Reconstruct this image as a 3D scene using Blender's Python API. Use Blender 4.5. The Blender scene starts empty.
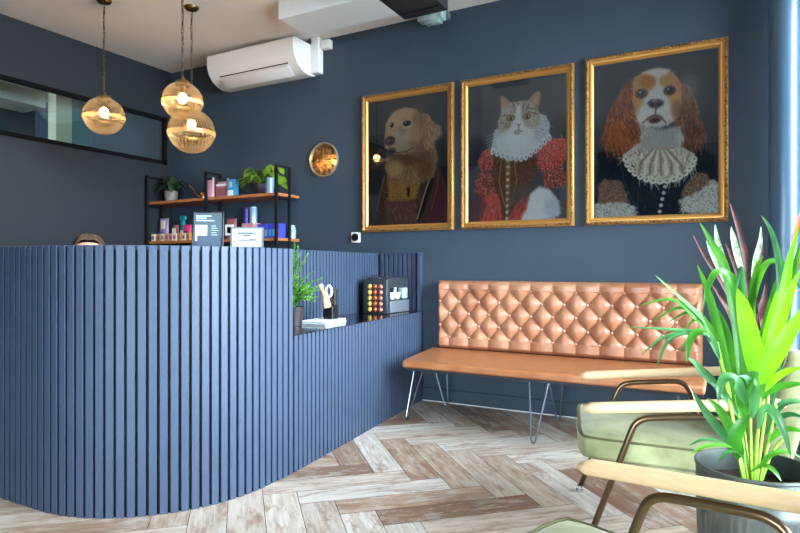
import bpy, bmesh, math, random
import numpy as np
from mathutils import Vector, Matrix
random.seed(7); RNG = np.random.default_rng(5)
SC = bpy.context.scene; COL = SC.collection
PI = math.pi
D = 4.295           # back wall plane, metres in front of the camera along +y
H = 3.05            # ceiling height
LX = -5.018         # left wall plane
RX = 0.75           # right (shopfront) wall plane
FY = -2.3           # front wall plane behind the camera

# ------------------------------------------------------------------ camera
EYE = 1.06; YAW = math.radians(28.6); FPX = 600.0
cs, sn = math.cos(YAW), math.sin(YAW)
cam_d = bpy.data.cameras.new('camera'); cam = bpy.data.objects.new('camera', cam_d); COL.objects.link(cam)
cam.location = (0, 0, EYE); cam.rotation_euler = (PI/2, 0, YAW)
cam_d.sensor_width = 36; cam_d.lens = 36*FPX/800; cam_d.clip_start = .02
SC.camera = cam
def at(px, py, d):                      # survey helper: sight line to a point at depth d
    r = (px-400)/FPX*d
    return Vector((-sn*d+cs*r, cs*d+sn*r, EYE-(py-266.5)/FPX*d))
def on_y(px, py, Y):
    t = (px-400)/FPX
    return at(px, py, Y/(cs+t*sn))

# ------------------------------------------------------------------ materials
def lin(c):
    c = [v/255 for v in c]
    return tuple(v/12.92 if v <= .04045 else ((v+.055)/1.055)**2.4 for v in c)
MATS = {}
def mat(name, rgb=(128,128,128), rough=.5, metal=0, spec=.5, noise=0, nscale=8, bump=0, bscale=60, emit=0, coat=0, sheen=0, trans=0, sub=0, stretch=None, rgb2=None, ior=1.45, alpha=1):
    if name in MATS: return MATS[name]
    m = bpy.data.materials.new(name); m.use_nodes = True; MATS[name] = m
    nt = m.node_tree; b = nt.nodes['Principled BSDF']
    c = lin(rgb)+(1,)
    b.inputs['Base Color'].default_value = c
    b.inputs['Roughness'].default_value = rough; b.inputs['Metallic'].default_value = metal
    b.inputs['Specular IOR Level'].default_value = spec; b.inputs['Coat Weight'].default_value = coat
    b.inputs['Coat Roughness'].default_value = .06; b.inputs['Sheen Weight'].default_value = sheen
    b.inputs['Transmission Weight'].default_value = trans; b.inputs['IOR'].default_value = ior
    b.inputs['Alpha'].default_value = alpha
    if emit:
        b.inputs['Emission Color'].default_value = c; b.inputs['Emission Strength'].default_value = emit
    tc = nt.nodes.new('ShaderNodeTexCoord'); mp = nt.nodes.new('ShaderNodeMapping')
    nt.links.new(tc.outputs['Object'], mp.inputs['Vector'])
    if stretch: mp.inputs['Scale'].default_value = stretch
    if noise or rgb2:
        n = nt.nodes.new('ShaderNodeTexNoise'); n.inputs['Scale'].default_value = nscale; n.inputs['Detail'].default_value = 6
        nt.links.new(mp.outputs[0], n.inputs['Vector'])
        r = nt.nodes.new('ShaderNodeValToRGB'); nt.links.new(n.outputs[0], r.inputs[0])
        if rgb2: lo, hi = lin(rgb), lin(rgb2)
        else: lo = tuple(v*(1-noise) for v in c[:3]); hi = tuple(min(1, v*(1+noise)) for v in c[:3])
        r.color_ramp.elements[0].position = .33; r.color_ramp.elements[1].position = .67
        r.color_ramp.elements[0].color = lo+(1,); r.color_ramp.elements[1].color = hi+(1,)
        nt.links.new(r.outputs[0], b.inputs['Base Color'])
    if bump:
        n2 = nt.nodes.new('ShaderNodeTexNoise'); n2.inputs['Scale'].default_value = bscale; n2.inputs['Detail'].default_value = 4
        nt.links.new(mp.outputs[0], n2.inputs['Vector'])
        bp = nt.nodes.new('ShaderNodeBump'); bp.inputs['Strength'].default_value = bump; bp.inputs['Distance'].default_value = .01
        nt.links.new(n2.outputs[0], bp.inputs['Height']); nt.links.new(bp.outputs[0], b.inputs['Normal'])
    return m

def attr_mat(name, rough=.5, coat=0, attr='Col', grain=0, spec=.5):
    m = bpy.data.materials.new(name); m.use_nodes = True; MATS[name] = m
    nt = m.node_tree; b = nt.nodes['Principled BSDF']
    a = nt.nodes.new('ShaderNodeAttribute'); a.attribute_name = attr
    nt.links.new(a.outputs['Color'], b.inputs['Base Color'])
    b.inputs['Roughness'].default_value = rough; b.inputs['Coat Weight'].default_value = coat
    b.inputs['Specular IOR Level'].default_value = spec
    return m

def glass_mat(name, tint=(1,1,1), refl=1.0, trans_w=0.0, rough=.0, ribs=None):
    """see-through pane / shell: fresnel mix of transparent and glossy, optional milky part"""
    m = bpy.data.materials.new(name); m.use_nodes = True; MATS[name] = m
    nt = m.node_tree; nt.nodes.clear()
    out = nt.nodes.new('ShaderNodeOutputMaterial')
    tr = nt.nodes.new('ShaderNodeBsdfTransparent'); tr.inputs[0].default_value = tuple(tint)+(1,)
    gl = nt.nodes.new('ShaderNodeBsdfGlossy'); gl.inputs['Roughness'].default_value = rough
    gl.inputs['Color'].default_value = (refl, refl, refl, 1)
    fr = nt.nodes.new('ShaderNodeFresnel'); fr.inputs[0].default_value = 1.5
    mx = nt.nodes.new('ShaderNodeMixShader')
    nt.links.new(fr.outputs[0], mx.inputs[0]); nt.links.new(tr.outputs[0], mx.inputs[1]); nt.links.new(gl.outputs[0], mx.inputs[2])
    last = mx
    if ribs:
        tc = nt.nodes.new('ShaderNodeTexCoord'); sp = nt.nodes.new('ShaderNodeSeparateXYZ'); nt.links.new(tc.outputs['Object'], sp.inputs[0])
        def mth(op, a, b=None, v=None):
            q = nt.nodes.new('ShaderNodeMath'); q.operation = op; nt.links.new(a, q.inputs[0])
            if b is not None: nt.links.new(b, q.inputs[1])
            if v is not None: q.inputs[1].default_value = v
            return q.outputs[0]
        w_ = mth('MULTIPLY_ADD', mth('SINE', mth('MULTIPLY', mth('ARCTAN2', sp.outputs[1], sp.outputs[0]), v=ribs)), v=.5)
        w_.node.inputs[2].default_value = .5
        dk = nt.nodes.new('ShaderNodeMix'); dk.data_type = 'RGBA'; nt.links.new(w_, dk.inputs['Factor'])
        dk.inputs['A'].default_value = tuple(t*.62 for t in tint)+(1,); dk.inputs['B'].default_value = tuple(tint)+(1,)
        nt.links.new(dk.outputs['Result'], tr.inputs[0])
    if trans_w:
        tl = nt.nodes.new('ShaderNodeBsdfTranslucent'); tl.inputs[0].default_value = tuple(tint)+(1,)
        m2 = nt.nodes.new('ShaderNodeMixShader'); m2.inputs[0].default_value = trans_w
        nt.links.new(mx.outputs[0], m2.inputs[1]); nt.links.new(tl.outputs[0], m2.inputs[2]); last = m2
    nt.links.new(last.outputs[0], out.inputs[0])
    return m

mat('wall_paint', (51,64,77), rough=.62, noise=.06, nscale=3, bump=.05, bscale=90, spec=.4)
mat('pipe_paint', (70,96,118), rough=.3, spec=.6)
mat('wall_paint_dark', (28,32,38), rough=.62, noise=.06, nscale=3, bump=.05, bscale=90, spec=.4)  # darker, greyer copy of wall_paint for the left wall alone
mat('slat_paint', (53,65,86), rough=.5, noise=.05, nscale=6, spec=.5)
mat('groove_paint', (14,18,27), rough=.7)
mat('ceiling_paint', (232,226,222), rough=.8, noise=.03, nscale=2)
mat('white_plastic', (228,224,222), rough=.35)
mat('white_board', (228,229,230), rough=.6)
mat('black_metal', (22,23,26), rough=.4, metal=.3)
mat('machine_grey', (46,52,58), rough=.3)
mat('black_plastic', (16,17,19), rough=.3)
mat('dark_beam', (34,34,37), rough=.6, noise=.2, nscale=9)
mat('grey_plastic', (92,98,104), rough=.35)
mat('chrome', (215,218,222), rough=.12, metal=1)
mat('rim_gold', (222,200,160), rough=.3, metal=.8)
mat('steel', (135,142,152), rough=.3, metal=1)
mat('brass', (196,150,84), rough=.25, metal=1)
mat('aged_brass', (112,92,58), rough=.35, metal=1)
mat('bronze', (120,98,76), rough=.3, metal=.9)
mat('gold_leaf', (176,130,78), rough=.4, metal=.55, rgb2=(66,42,24), nscale=60, bump=.6, bscale=180)
mat('gold_flat', (190,138,72), rough=.36, metal=.65)
mat('leather', (158,102,72), rough=.33, rgb2=(184,130,98), nscale=5, bump=.12, bscale=140, spec=.6)
mat('seat_leather', (160,96,56), rough=.36, rgb2=(180,118,76), nscale=9, bump=.1, bscale=120, stretch=(1,5,1), spec=.6)
mat('button', (212,166,136), rough=.25, coat=.3)
mat('velvet', (124,124,80), rough=.7, rgb2=(174,174,128), nscale=7, sheen=.2, bump=.15, bscale=35)
mat('piping', (92,88,56), rough=.7)
mat('light_wood', (222,184,138), rough=.38, rgb2=(230,196,152), nscale=14, stretch=(1.2,9,9))
mat('shelf_wood', (150,88,48), rough=.45, rgb2=(186,116,66), nscale=12, stretch=(1.5,14,14))
mat('counter_top', (16,18,23), rough=.16, coat=.3)
mat('desk_top', (70,66,62), rough=.5)
mat('soil', (58,44,34), rough=.95, bump=.8, bscale=60)
mat('zinc', (128,134,130), rough=.38, metal=.7, rgb2=(98,104,100), nscale=7)
mat('leaf_lime', (150,206,30), rough=.38, rgb2=(116,184,30), nscale=8, spec=.6)
mat('leaf_green', (88,160,40), rough=.35, rgb2=(50,122,40), nscale=8, spec=.7)
mat('leaf_deep', (36,96,54), rough=.3, rgb2=(84,146,84), nscale=7, spec=.8)
mat('stem_green', (150,186,60), rough=.45)
mat('leaf_maroon', (92,40,30), rough=.55, rgb2=(44,22,22), nscale=30, spec=.3)
mat('leaf_pale', (196,214,176), rough=.45, rgb2=(96,140,92), nscale=40)
mat('leaf_orange', (214,120,70), rough=.5, rgb2=(160,70,50), nscale=20)
mat('leaf_dark', (34,52,36), rough=.45, rgb2=(64,84,62), nscale=30)
mat('leaf_pothos', (96,146,40), rough=.35, rgb2=(150,186,56), nscale=18)
mat('leaf_fern', (84,140,50), rough=.5, rgb2=(120,176,74), nscale=30)
mat('ceramic_grey', (96,90,88), rough=.5, rgb2=(140,128,122), nscale=14)
mat('dark_pot', (42,34,34), rough=.4)
mat('blue_glass', (120,150,190), rough=.15, spec=.8)
mat('frost_clear', (150,170,172), rough=.25, spec=.8, noise=.25, nscale=20)
mat('paper', (236,238,240), rough=.6)
mat('ink', (40,42,48), rough=.7)
mat('slate', (62,76,84), rough=.35, noise=.1, nscale=6)
mat('card_navy', (50,62,82), rough=.5)
mat('pale_text', (176,194,198), rough=.6)
mat('teal', (20,140,140), rough=.3); mat('pink', (214,60,120), rough=.4); mat('pale_pink', (206,150,160), rough=.4)
mat('rose_brown', (150,90,96), rough=.4)
mat('lilac', (150,132,170), rough=.4); mat('violet', (72,54,150), rough=.35); mat('royal', (60,70,190), rough=.35)
mat('red', (206,40,48), rough=.4); mat('sky_blue', (60,150,190), rough=.35); mat('cream', (216,206,186), rough=.6)
mat('silver_blue', (140,170,190), rough=.25, metal=.3); mat('amber_box', (196,140,80), rough=.5)
mat('copper_caps', (196,96,40), rough=.22, metal=.35); mat('gold_caps', (226,186,90), rough=.22, metal=.35); mat('rose_caps', (170,100,84), rough=.22, metal=.35)
mat('skin', (222,166,140), rough=.5, sub=.1); mat('hair', (92,66,48), rough=.55, rgb2=(60,42,32), nscale=40)
mat('shirt', (40,44,52), rough=.8); mat('trousers', (28,30,36), rough=.8)
mat('post_cream', (206,204,176), rough=.6); mat('post_teal', (96,128,132), rough=.6); mat('next_wall', (52,57,60), rough=.7)
mat('next_ceiling', (188,188,182), rough=.7); mat('awning', (22,44,46), rough=.6)
mat('window_frame', (12,13,15), rough=.8, spec=.1); mat('pavement', (150,148,145), rough=.9, noise=.1, nscale=2)
mat('orange_glaze', (220,150,96), rough=.25, rgb2=(236,206,170), nscale=18)
def leafy(n, w=.35):
    m = MATS[n]; nt = m.node_tree; b = nt.nodes['Principled BSDF']; out = nt.nodes['Material Output']
    tl = nt.nodes.new('ShaderNodeBsdfTranslucent'); mx = nt.nodes.new('ShaderNodeMixShader'); mx.inputs[0].default_value = w
    src = b.inputs['Base Color'].links
    if src: nt.links.new(src[0].from_socket, tl.inputs[0])
    nt.links.new(b.outputs[0], mx.inputs[1]); nt.links.new(tl.outputs[0], mx.inputs[2]); nt.links.new(mx.outputs[0], out.inputs[0])
for n in ('leaf_lime','leaf_green','leaf_deep','leaf_pothos','leaf_fern','leaf_pale','leaf_orange'): leafy(n)
glass_mat('pane_glass', (.93,.96,.96), refl=.9)
glass_mat('slot_glass', (.75,.82,.83), refl=.8)
glass_mat('picture_glass', (.97,.98,.98), refl=.75)
glass_mat('clear_plastic', (.8,.88,.9), refl=1)
glass_mat('globe_glass', (1.0,.80,.54), refl=1.0, trans_w=.06, rough=.05, ribs=36)
glass_mat('globe_band', (1.0,.86,.66), refl=1.0, trans_w=.45, rough=.1)
m = mat('bulb', (255,214,160), emit=40)

# ------------------------------------------------------------------ helpers
class MB:
    def __init__(s): s.bm = bmesh.new()
    def box(s, a, b, M=None, mi=0):
        x0,y0,z0 = a; x1,y1,z1 = b
        P = [(x0,y0,z0),(x1,y0,z0),(x1,y1,z0),(x0,y1,z0),(x0,y0,z1),(x1,y0,z1),(x1,y1,z1),(x0,y1,z1)]
        vs = [s.bm.verts.new(M @ Vector(p) if M else p) for p in P]
        for f in ((0,3,2,1),(4,5,6,7),(0,1,5,4),(1,2,6,5),(2,3,7,6),(3,0,4,7)):
            s.bm.faces.new([vs[i] for i in f]).material_index = mi
        return s
    def rbox(s, a, b, r=.01, seg=3, M=None):
        t = bmesh.new(); bmesh.ops.create_cube(t, size=1)
        sz = [b[i]-a[i] for i in range(3)]; c = [(b[i]+a[i])/2 for i in range(3)]
        for v in t.verts: v.co = Vector((v.co.x*sz[0]+c[0], v.co.y*sz[1]+c[1], v.co.z*sz[2]+c[2]))
        bmesh.ops.bevel(t, geom=t.edges[:], offset=min(r, min(sz)*.49), segments=seg, profile=.5, affect='EDGES')
        if M: t.transform(M)
        s.merge(t); return s
    def merge(s, t):
        me = bpy.data.meshes.new('tmp'); t.to_mesh(me); t.free(); s.bm.from_mesh(me); bpy.data.meshes.remove(me)
    def tube(s, pts, r, n=10, closed=False, cap=True):
        pts = [Vector(p) for p in pts]; N = len(pts)
        rr = r if isinstance(r, (list, tuple)) else [r]*N
        rings = []; ref = None
        for i, p in enumerate(pts):
            if closed: t = pts[(i+1) % N]-pts[i-1]
            else: t = pts[min(i+1, N-1)]-pts[max(i-1, 0)]
            t.normalize()
            if ref is None:
                ref = t.orthogonal().normalized()
            ref = (ref - t*ref.dot(t))
            if ref.length < 1e-6: ref = t.orthogonal()
            ref.normalize(); bi = t.cross(ref)
            rings.append([s.bm.verts.new(p+(ref*math.cos(2*PI*k/n)+bi*math.sin(2*PI*k/n))*rr[i]) for k in range(n)])
        for i in range(N if closed else N-1):
            A, B = rings[i], rings[(i+1) % N]
            for k in range(n): s.bm.faces.new((A[k], A[(k+1) % n], B[(k+1) % n], B[k]))
        if cap and not closed:
            s.bm.faces.new(rings[0][::-1]); s.bm.faces.new(rings[-1])
        return s
    def lathe(s, prof, c=(0,0,0), n=32, M=None, fn=None):
        rings = []
        for (r, z) in prof:
            ring = []
            for k in range(n):
                a = 2*PI*k/n; q = r*(fn(a, z) if fn else 1)
                p = Vector((q*math.cos(a), q*math.sin(a), z))
                ring.append(s.bm.verts.new((M @ p if M else p)+Vector(c)))
            rings.append(ring)
        for A, B in zip(rings, rings[1:]):
            for k in range(n): s.bm.faces.new((A[k], A[(k+1) % n], B[(k+1) % n], B[k]))
        if prof[0][0] > 1e-5: s.bm.faces.new(rings[0][::-1])
        if prof[-1][0] > 1e-5: s.bm.faces.new(rings[-1])
        return s
    def ball(s, c, r, n=12, sc=(1,1,1), M=None):
        t = bmesh.new(); bmesh.ops.create_uvsphere(t, u_segments=n, v_segments=max(6, n*2//3), radius=1)
        for v in t.verts: v.co = Vector((v.co.x*r*sc[0], v.co.y*r*sc[1], v.co.z*r*sc[2]))
        if M: t.transform(M)
        for v in t.verts: v.co += Vector(c)
        s.merge(t); return s
    def prism(s, poly, z0, z1, M=None):
        a = [s.bm.verts.new((M @ Vector((x,y,z0))) if M else (x,y,z0)) for x, y in poly]
        b = [s.bm.verts.new((M @ Vector((x,y,z1))) if M else (x,y,z1)) for x, y in poly]
        n = len(poly)
        for i in range(n): s.bm.faces.new((a[i], a[(i+1) % n], b[(i+1) % n], b[i]))
        s.bm.faces.new(a[::-1]); s.bm.faces.new(b); return s
    def sheet(s, rows):
        g = [[s.bm.verts.new(p) for p in r] for r in rows]
        for A, B in zip(g, g[1:]):
            for k in range(len(A)-1): s.bm.faces.new((A[k], A[k+1], B[k+1], B[k]))
        return s
    def build(s, name, m, parent=None, smooth=False, bevel=0, subsurf=0, solid=0, recalc=True):
        if parent is not None:
            off = Vector(parent.get('_o', (0,0,0)))
            for v in s.bm.verts: v.co -= off
        bmesh.ops.remove_doubles(s.bm, verts=s.bm.verts[:], dist=1e-5)
        if recalc: bmesh.ops.recalc_face_normals(s.bm, faces=s.bm.faces[:])
        me = bpy.data.meshes.new(name); s.bm.to_mesh(me); s.bm.free()
        for q in (m if isinstance(m, (list, tuple)) else [m]): me.materials.append(MATS[q] if isinstance(q, str) else q)
        o = bpy.data.objects.new(name, me); COL.objects.link(o)
        if parent is not None:
            o.parent = parent; o['_o'] = tuple(parent.get('_o', (0,0,0)))
        else: o['_o'] = (0.,0.,0.)
        if smooth:
            me.polygons.foreach_set('use_smooth', [True]*len(me.polygons))
            if smooth != 'full':
                try: me.set_sharp_from_angle(angle=math.radians(38))
                except Exception: pass
        if solid:
            md = o.modifiers.new('solid', 'SOLIDIFY'); md.thickness = solid; md.offset = 0
        if bevel:
            md = o.modifiers.new('bevel', 'BEVEL'); md.width = bevel; md.segments = 2; md.limit_method = 'ANGLE'
        if subsurf:
            md = o.modifiers.new('sub', 'SUBSURF'); md.levels = subsurf; md.render_levels = subsurf
        return o
def recenter(o, base):
    """move a single-mesh thing's origin to its base point"""
    base = Vector(base); o.data.transform(Matrix.Translation(-base)); o.location = base; return o
def thing(name, label, cat, loc=(0,0,0), group=None, rz=0):
    o = bpy.data.objects.new(name, None); COL.objects.link(o); o.location = loc; o.rotation_euler = (0,0,rz)
    o.empty_display_size = .1
    o['label'] = label; o['category'] = cat; o['_o'] = tuple(float(v) for v in loc)
    if group: o['group'] = group
    return o
def tag(o, label, cat, group=None, kind=None):
    o['label'] = label; o['category'] = cat
    if group: o['group'] = group
    if kind: o['kind'] = kind
    return o
def struct(o): o['kind'] = 'structure'; return o
def copy_tree(o, parent=None):
    c = o.copy(); COL.objects.link(c)
    if parent: c.parent = parent
    for ch in list(o.children): copy_tree(ch, c)
    return c
def bez(p, n=12):
    """Catmull-Rom through the points"""
    p = [Vector(q) for q in p]; P = [p[0]*2-p[1]]+p+[p[-1]*2-p[-2]]; out = []
    for i in range(1, len(P)-2):
        for k in range(n):
            t = k/n; a, b, c, d = P[i-1:i+3]
            out.append(.5*((2*b)+(c-a)*t+(2*a-5*b+4*c-d)*t*t+(3*b-a-3*c+d)*t**3))
    out.append(p[-1]); return out
def lathe_obj(name, prof, m, c, n=32, parent=None, fn=None, smooth=True):
    return MB().lathe(prof, c, n, fn=fn).build(name, m, parent, smooth=smooth)

# ================================================================== SETTING
# floor: herringbone planks, one mesh
def floor():
    W, L = .155, .72; th = math.radians(43.5)
    u = Vector((-math.sin(th), math.cos(th))); v = Vector((math.cos(th), math.sin(th)))
    q0, p0 = .256, 2.70
    bm = bmesh.new(); uvl = bm.loops.layers.uv.new('UVMap'); cl = bm.loops.layers.float_color.new('Col')
    shade = [(210,194,178),(202,184,168),(190,166,144),(164,134,112),(218,206,194),(180,150,126),(146,114,92),(222,212,200),(198,176,156)]
    g = .0012
    def plank(qa, qb, pa, pb, alongp):
        c = u*((pa+pb)/2)+v*((qa+qb)/2)
        if not (LX-.5 < c.x < RX+.5 and FY-.5 < c.y < D+.5): return
        pts = [(qa+g,pa+g),(qb-g,pa+g),(qb-g,pb-g),(qa+g,pb-g)]
        vs = [bm.verts.new((u.x*p+v.x*q, u.y*p+v.y*q, 0)) for q, p in pts]
        f = bm.faces.new(vs); ox, oy = random.uniform(0,50), random.uniform(0,50)
        r = random.choice(shade); jit = random.uniform(.92,1.06)
        colr = tuple(min(1, x*jit) for x in lin(r))+(1,)
        for lp, (q, p) in zip(f.loops, pts):
            a, b = (p, q) if alongp else (q, p)
            lp[uvl].uv = (a-(pa if alongp else qa)+ox, b-(qa if alongp else pa)+oy); lp[cl] = colr
    for mm in range(-12, 13):
        for i in range(-60, 61):
            qs, ps = q0+i*W+mm*L, p0-i*W+mm*L
            plank(qs, qs+W, ps-L, ps, True)
            plank(qs, qs+L, ps, ps+W, False)
    z = -.0015
    f = bm.faces.new([bm.verts.new(p) for p in ((LX-.1,FY-.1,z),(RX+.1,FY-.1,z),(RX+.1,D+.1,z),(LX-.1,D+.1,z))])
    f.material_index = 1
    # trim to the room
    for co, no in (((LX,0,0),(-1,0,0)),((RX,0,0),(1,0,0)),((0,D,0),(0,1,0)),((0,FY,0),(0,-1,0))):
        bmesh.ops.bisect_plane(bm, geom=bm.verts[:]+bm.edges[:]+bm.faces[:], plane_co=co, plane_no=no, clear_outer=True)
    bmesh.ops.recalc_face_normals(bm, faces=bm.faces[:])
    for f in bm.faces:
        if f.normal.z < 0: f.normal_flip()
    me = bpy.data.meshes.new('floor'); bm.to_mesh(me); bm.free()
    m = bpy.data.materials.new('plank_vinyl'); m.use_nodes = True; nt = m.node_tree; b = nt.nodes['Principled BSDF']
    N = nt.nodes.new; K = nt.links.new
    at_ = N('ShaderNodeAttribute'); at_.attribute_name = 'Col'
    uv = N('ShaderNodeUVMap'); mp = N('ShaderNodeMapping'); mp.inputs['Scale'].default_value = (2.2, 26, 1); K(uv.outputs[0], mp.inputs[0])
    n1 = N('ShaderNodeTexNoise'); n1.inputs['Scale'].default_value = 1.6; n1.inputs['Detail'].default_value = 9; n1.inputs['Roughness'].default_value = .68; n1.inputs['Distortion'].default_value = .6
    K(mp.outputs[0], n1.inputs['Vector'])
    r1 = N('ShaderNodeValToRGB'); K(n1.outputs[0], r1.inputs[0])
    e = r1.color_ramp.elements; e[0].position = .30; e[0].color = (.40,.33,.28,1); e[1].position = .62; e[1].color = (1,1,1,1)
    mx = N('ShaderNodeMix'); mx.data_type = 'RGBA'; mx.blend_type = 'MULTIPLY'; mx.inputs['Factor'].default_value = .8
    K(at_.outputs['Color'], mx.inputs['A']); K(r1.outputs[0], mx.inputs['B'])
    # worn pale and rusty patches
    mp2 = N('ShaderNodeMapping'); mp2.inputs['Scale'].default_value = (3.2, 9, 1); K(uv.outputs[0], mp2.inputs[0])
    n2 = N('ShaderNodeTexNoise'); n2.inputs['Scale'].default_value = 1.3; n2.inputs['Detail'].default_value = 8; n2.inputs['Roughness'].default_value = .75
    K(mp2.outputs[0], n2.inputs['Vector'])
    r2 = N('ShaderNodeValToRGB'); K(n2.outputs[0], r2.inputs[0]); e = r2.color_ramp.elements
    e[0].position = .5; e[0].color = (0,0,0,1); e[1].position = .62; e[1].color = (1,1,1,1)
    m2 = N('ShaderNodeMix'); m2.data_type = 'RGBA'; K(mx.outputs['Result'], m2.inputs['A']); m2.inputs['B'].default_value = lin((202,190,178))+(1,)
    ml = N('ShaderNodeMath'); ml.operation = 'MULTIPLY'; ml.inputs[1].default_value = .55; K(r2.outputs[0], ml.inputs[0]); K(ml.outputs[0], m2.inputs['Factor'])
    r3 = N('ShaderNodeValToRGB'); K(n2.outputs[0], r3.inputs[0]); e = r3.color_ramp.elements
    e[0].position = .38; e[0].color = (1,1,1,1); e[1].position = .48; e[1].color = (0,0,0,1)
    m3 = N('ShaderNodeMix'); m3.data_type = 'RGBA'; K(m2.outputs['Result'], m3.inputs['A']); m3.inputs['B'].default_value = lin((138,98,74))+(1,)
    ml2 = N('ShaderNodeMath'); ml2.operation = 'MULTIPLY'; ml2.inputs[1].default_value = .7; K(r3.outputs[0], ml2.inputs[0]); K(ml2.outputs[0], m3.inputs['Factor'])
    K(m3.outputs['Result'], b.inputs['Base Color'])
    b.inputs['Roughness'].default_value = .42; b.inputs['Specular IOR Level'].default_value = .45
    bp = N('ShaderNodeBump'); bp.inputs['Strength'].default_value = .15; bp.inputs['Distance'].default_value = .005
    K(n1.outputs[0], bp.inputs['Height']); K(bp.outputs[0], b.inputs['Normal'])
    me.materials.append(m); me.materials.append(mat('grout', (60,50,44), rough=.9))
    o = bpy.data.objects.new('floor', me); COL.objects.link(o); struct(o)
    struct(MB().box((LX-2.4,FY-.2,-.12),(RX+.15,D+.15,-.004)).build('trim_1', 'grout'))
floor()
struct(MB().box((LX-.12,FY-.15,H),(RX+.15,D+.15,H+.1)).build('ceiling', 'ceiling_paint'))
struct(MB().box((LX-2.4,D,-.01),(RX+.15,D+.14,H)).build('wall_back', 'wall_paint'))
WY0, WY1, WZ0, WZ1 = 1.2, 4.232, 2.095, 2.572
b = MB(); b.box((LX-.12,FY-.15,-.01),(LX,D,WZ0)); b.box((LX-.12,FY-.15,WZ1),(LX,D,H)); b.box((LX-.12,FY-.15,WZ0),(LX,WY0,WZ1)); b.box((LX-.12,WY1,WZ0),(LX,D,WZ1))
struct(b.build('wall_left', 'wall_paint_dark'))
w1 = MB(); t_ = .036
for a, c in (((LX-.03,WY0,WZ0),(LX+.012,WY1,WZ0+t_)), ((LX-.03,WY0,WZ1-t_),(LX+.012,WY1,WZ1)), ((LX-.03,WY0,WZ0),(LX+.012,WY0+t_,WZ1)), ((LX-.03,WY1-t_,WZ0),(LX+.012,WY1,WZ1))): w1.box(a, c)
w1 = struct(w1.build('window_1', 'window_frame'))
MB().box((LX-.018,WY0+.02,WZ0+.02),(LX-.010,WY1-.02,WZ1-.02)).build('pane', 'slot_glass', w1)
# the room seen through the slot window
struct(MB().box((LX-2.5,FY,0),(LX-2.4,D,H+.1)).build('wall_next_room', 'next_wall'))
struct(MB().box((LX-2.5,FY,H-.02),(LX-.12,D,H+.1)).build('trim_2', 'next_ceiling'))
WR0 = .6
# right shopfront (X = RX) and front shopfront (Y = FY)
b = MB(); b.box((RX,FY-.15,-.01),(RX+.12,D,.22)); b.box((RX,FY-.15,2.85),(RX+.12,D,H)); b.box((RX,4.22,.22),(RX+.12,D,2.85)); b.box((RX,FY-.15,.22),(RX+.12,WR0,2.85))
struct(b.build('wall_right', 'wall_paint'))
b = MB()
for y in (WR0, 2.3, 4.16): b.box((RX+.02,y,.22),(RX+.1,y+.06,2.85))
b.box((RX+.02,WR0,.22),(RX+.1,4.22,.28)); b.box((RX+.02,WR0,2.79),(RX+.1,4.22,2.85))
w2 = struct(b.build('window_2', 'window_frame'))
MB().box((RX+.05,WR0+.02,.26),(RX+.058,4.20,2.82)).build('pane', 'pane_glass', w2)
b = MB(); b.box((LX-.12,FY-.12,-.01),(RX,FY,.3)); b.box((LX-.12,FY-.12,1.85),(RX,FY,H)); b.box((LX-.12,FY-.12,.3),(-1.7,FY,1.85)); b.box((RX-.15,FY-.12,.3),(RX,FY,1.85))
struct(b.build('wall_front', 'wall_paint'))
b = MB()
for x in (-1.7,-.55, RX-.21): b.box((x,FY-.1,.3),(x+.06,FY-.02,1.85))
b.box((-1.7,FY-.1,.3),(RX-.15,FY-.02,.36)); b.box((-1.7,FY-.1,1.79),(RX-.15,FY-.02,1.85))
w3 = struct(b.build('window_3', 'window_frame'))
MB().box((-1.68,FY-.06,.33),(RX-.17,FY-.052,1.83)).build('pane', 'pane_glass', w3)
struct(MB().box((-14,-14,-.2),(14,14,-.15)).build('ground', 'pavement'))
b = MB(); b.box((-2.13,D-.016,0),(RX,D,.1)); b.box((-2.13,D-.022,0),(RX,D-.016,.006))
struct(b.build('baseboard_back', 'wall_paint'))
struct(MB().box((-2.12,D-.028,0),(RX,D-.0165,.005)).build('trim_3', 'white_board'))
# boxed pipe column at the right end of the back wall
c_ = on_y(784, 200, 4.17)
lathe_obj('blue_column', [(.078,0),(.078,H)], 'pipe_paint', (c_.x, 4.17, 0), n=40)
o = bpy.data.objects['blue_column']; recenter(o, (c_.x, 4.17, 0)); tag(o, 'round vertical pipe painted blue, floor to ceiling, at the right end of back wall', 'pipe')

# things beyond the slot window
Xn = LX-.35
y0, y1, y2 = 3.30, 3.45, 3.62
struct(MB().box((Xn-.5,1.0,2.52),(Xn-.14,3.29,2.66)).build('trim_4', 'next_ceiling'))
tag(recenter(MB().box((Xn-.12,y0,0),(Xn,y1,H-.03)).build('post', 'post_cream'), (Xn,y0,0)), 'cream square post behind the long slot window', 'post')
tag(recenter(MB().box((Xn-.10,y1+.002,0),(Xn,y2,H-.03)).build('post', 'post_teal'), (Xn,y1,0)), 'teal painted post behind the slot window, right of the cream post', 'post')
q = MB(); Xa = LX-.9
pts = [(Xa, 1.6, 2.25), (Xa, 3.05, 2.50), (Xa, 3.4, 2.10), (Xa, 3.4, 0), (Xa, 1.6, 0)]
va = [q.bm.verts.new(p) for p in pts]; vb = [q.bm.verts.new((x-.8, y, max(0, z-.25))) for x, y, z in pts]
for i in range(5): q.bm.faces.new((va[i], va[(i+1) % 5], vb[(i+1) % 5], vb[i]))
q.bm.faces.new(va[::-1]); q.bm.faces.new(vb)
tag(recenter(q.build('partition_screen', 'awning'), (Xa,2.5,0)), 'dark green pointed partition seen through the slot window', 'partition')

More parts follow.
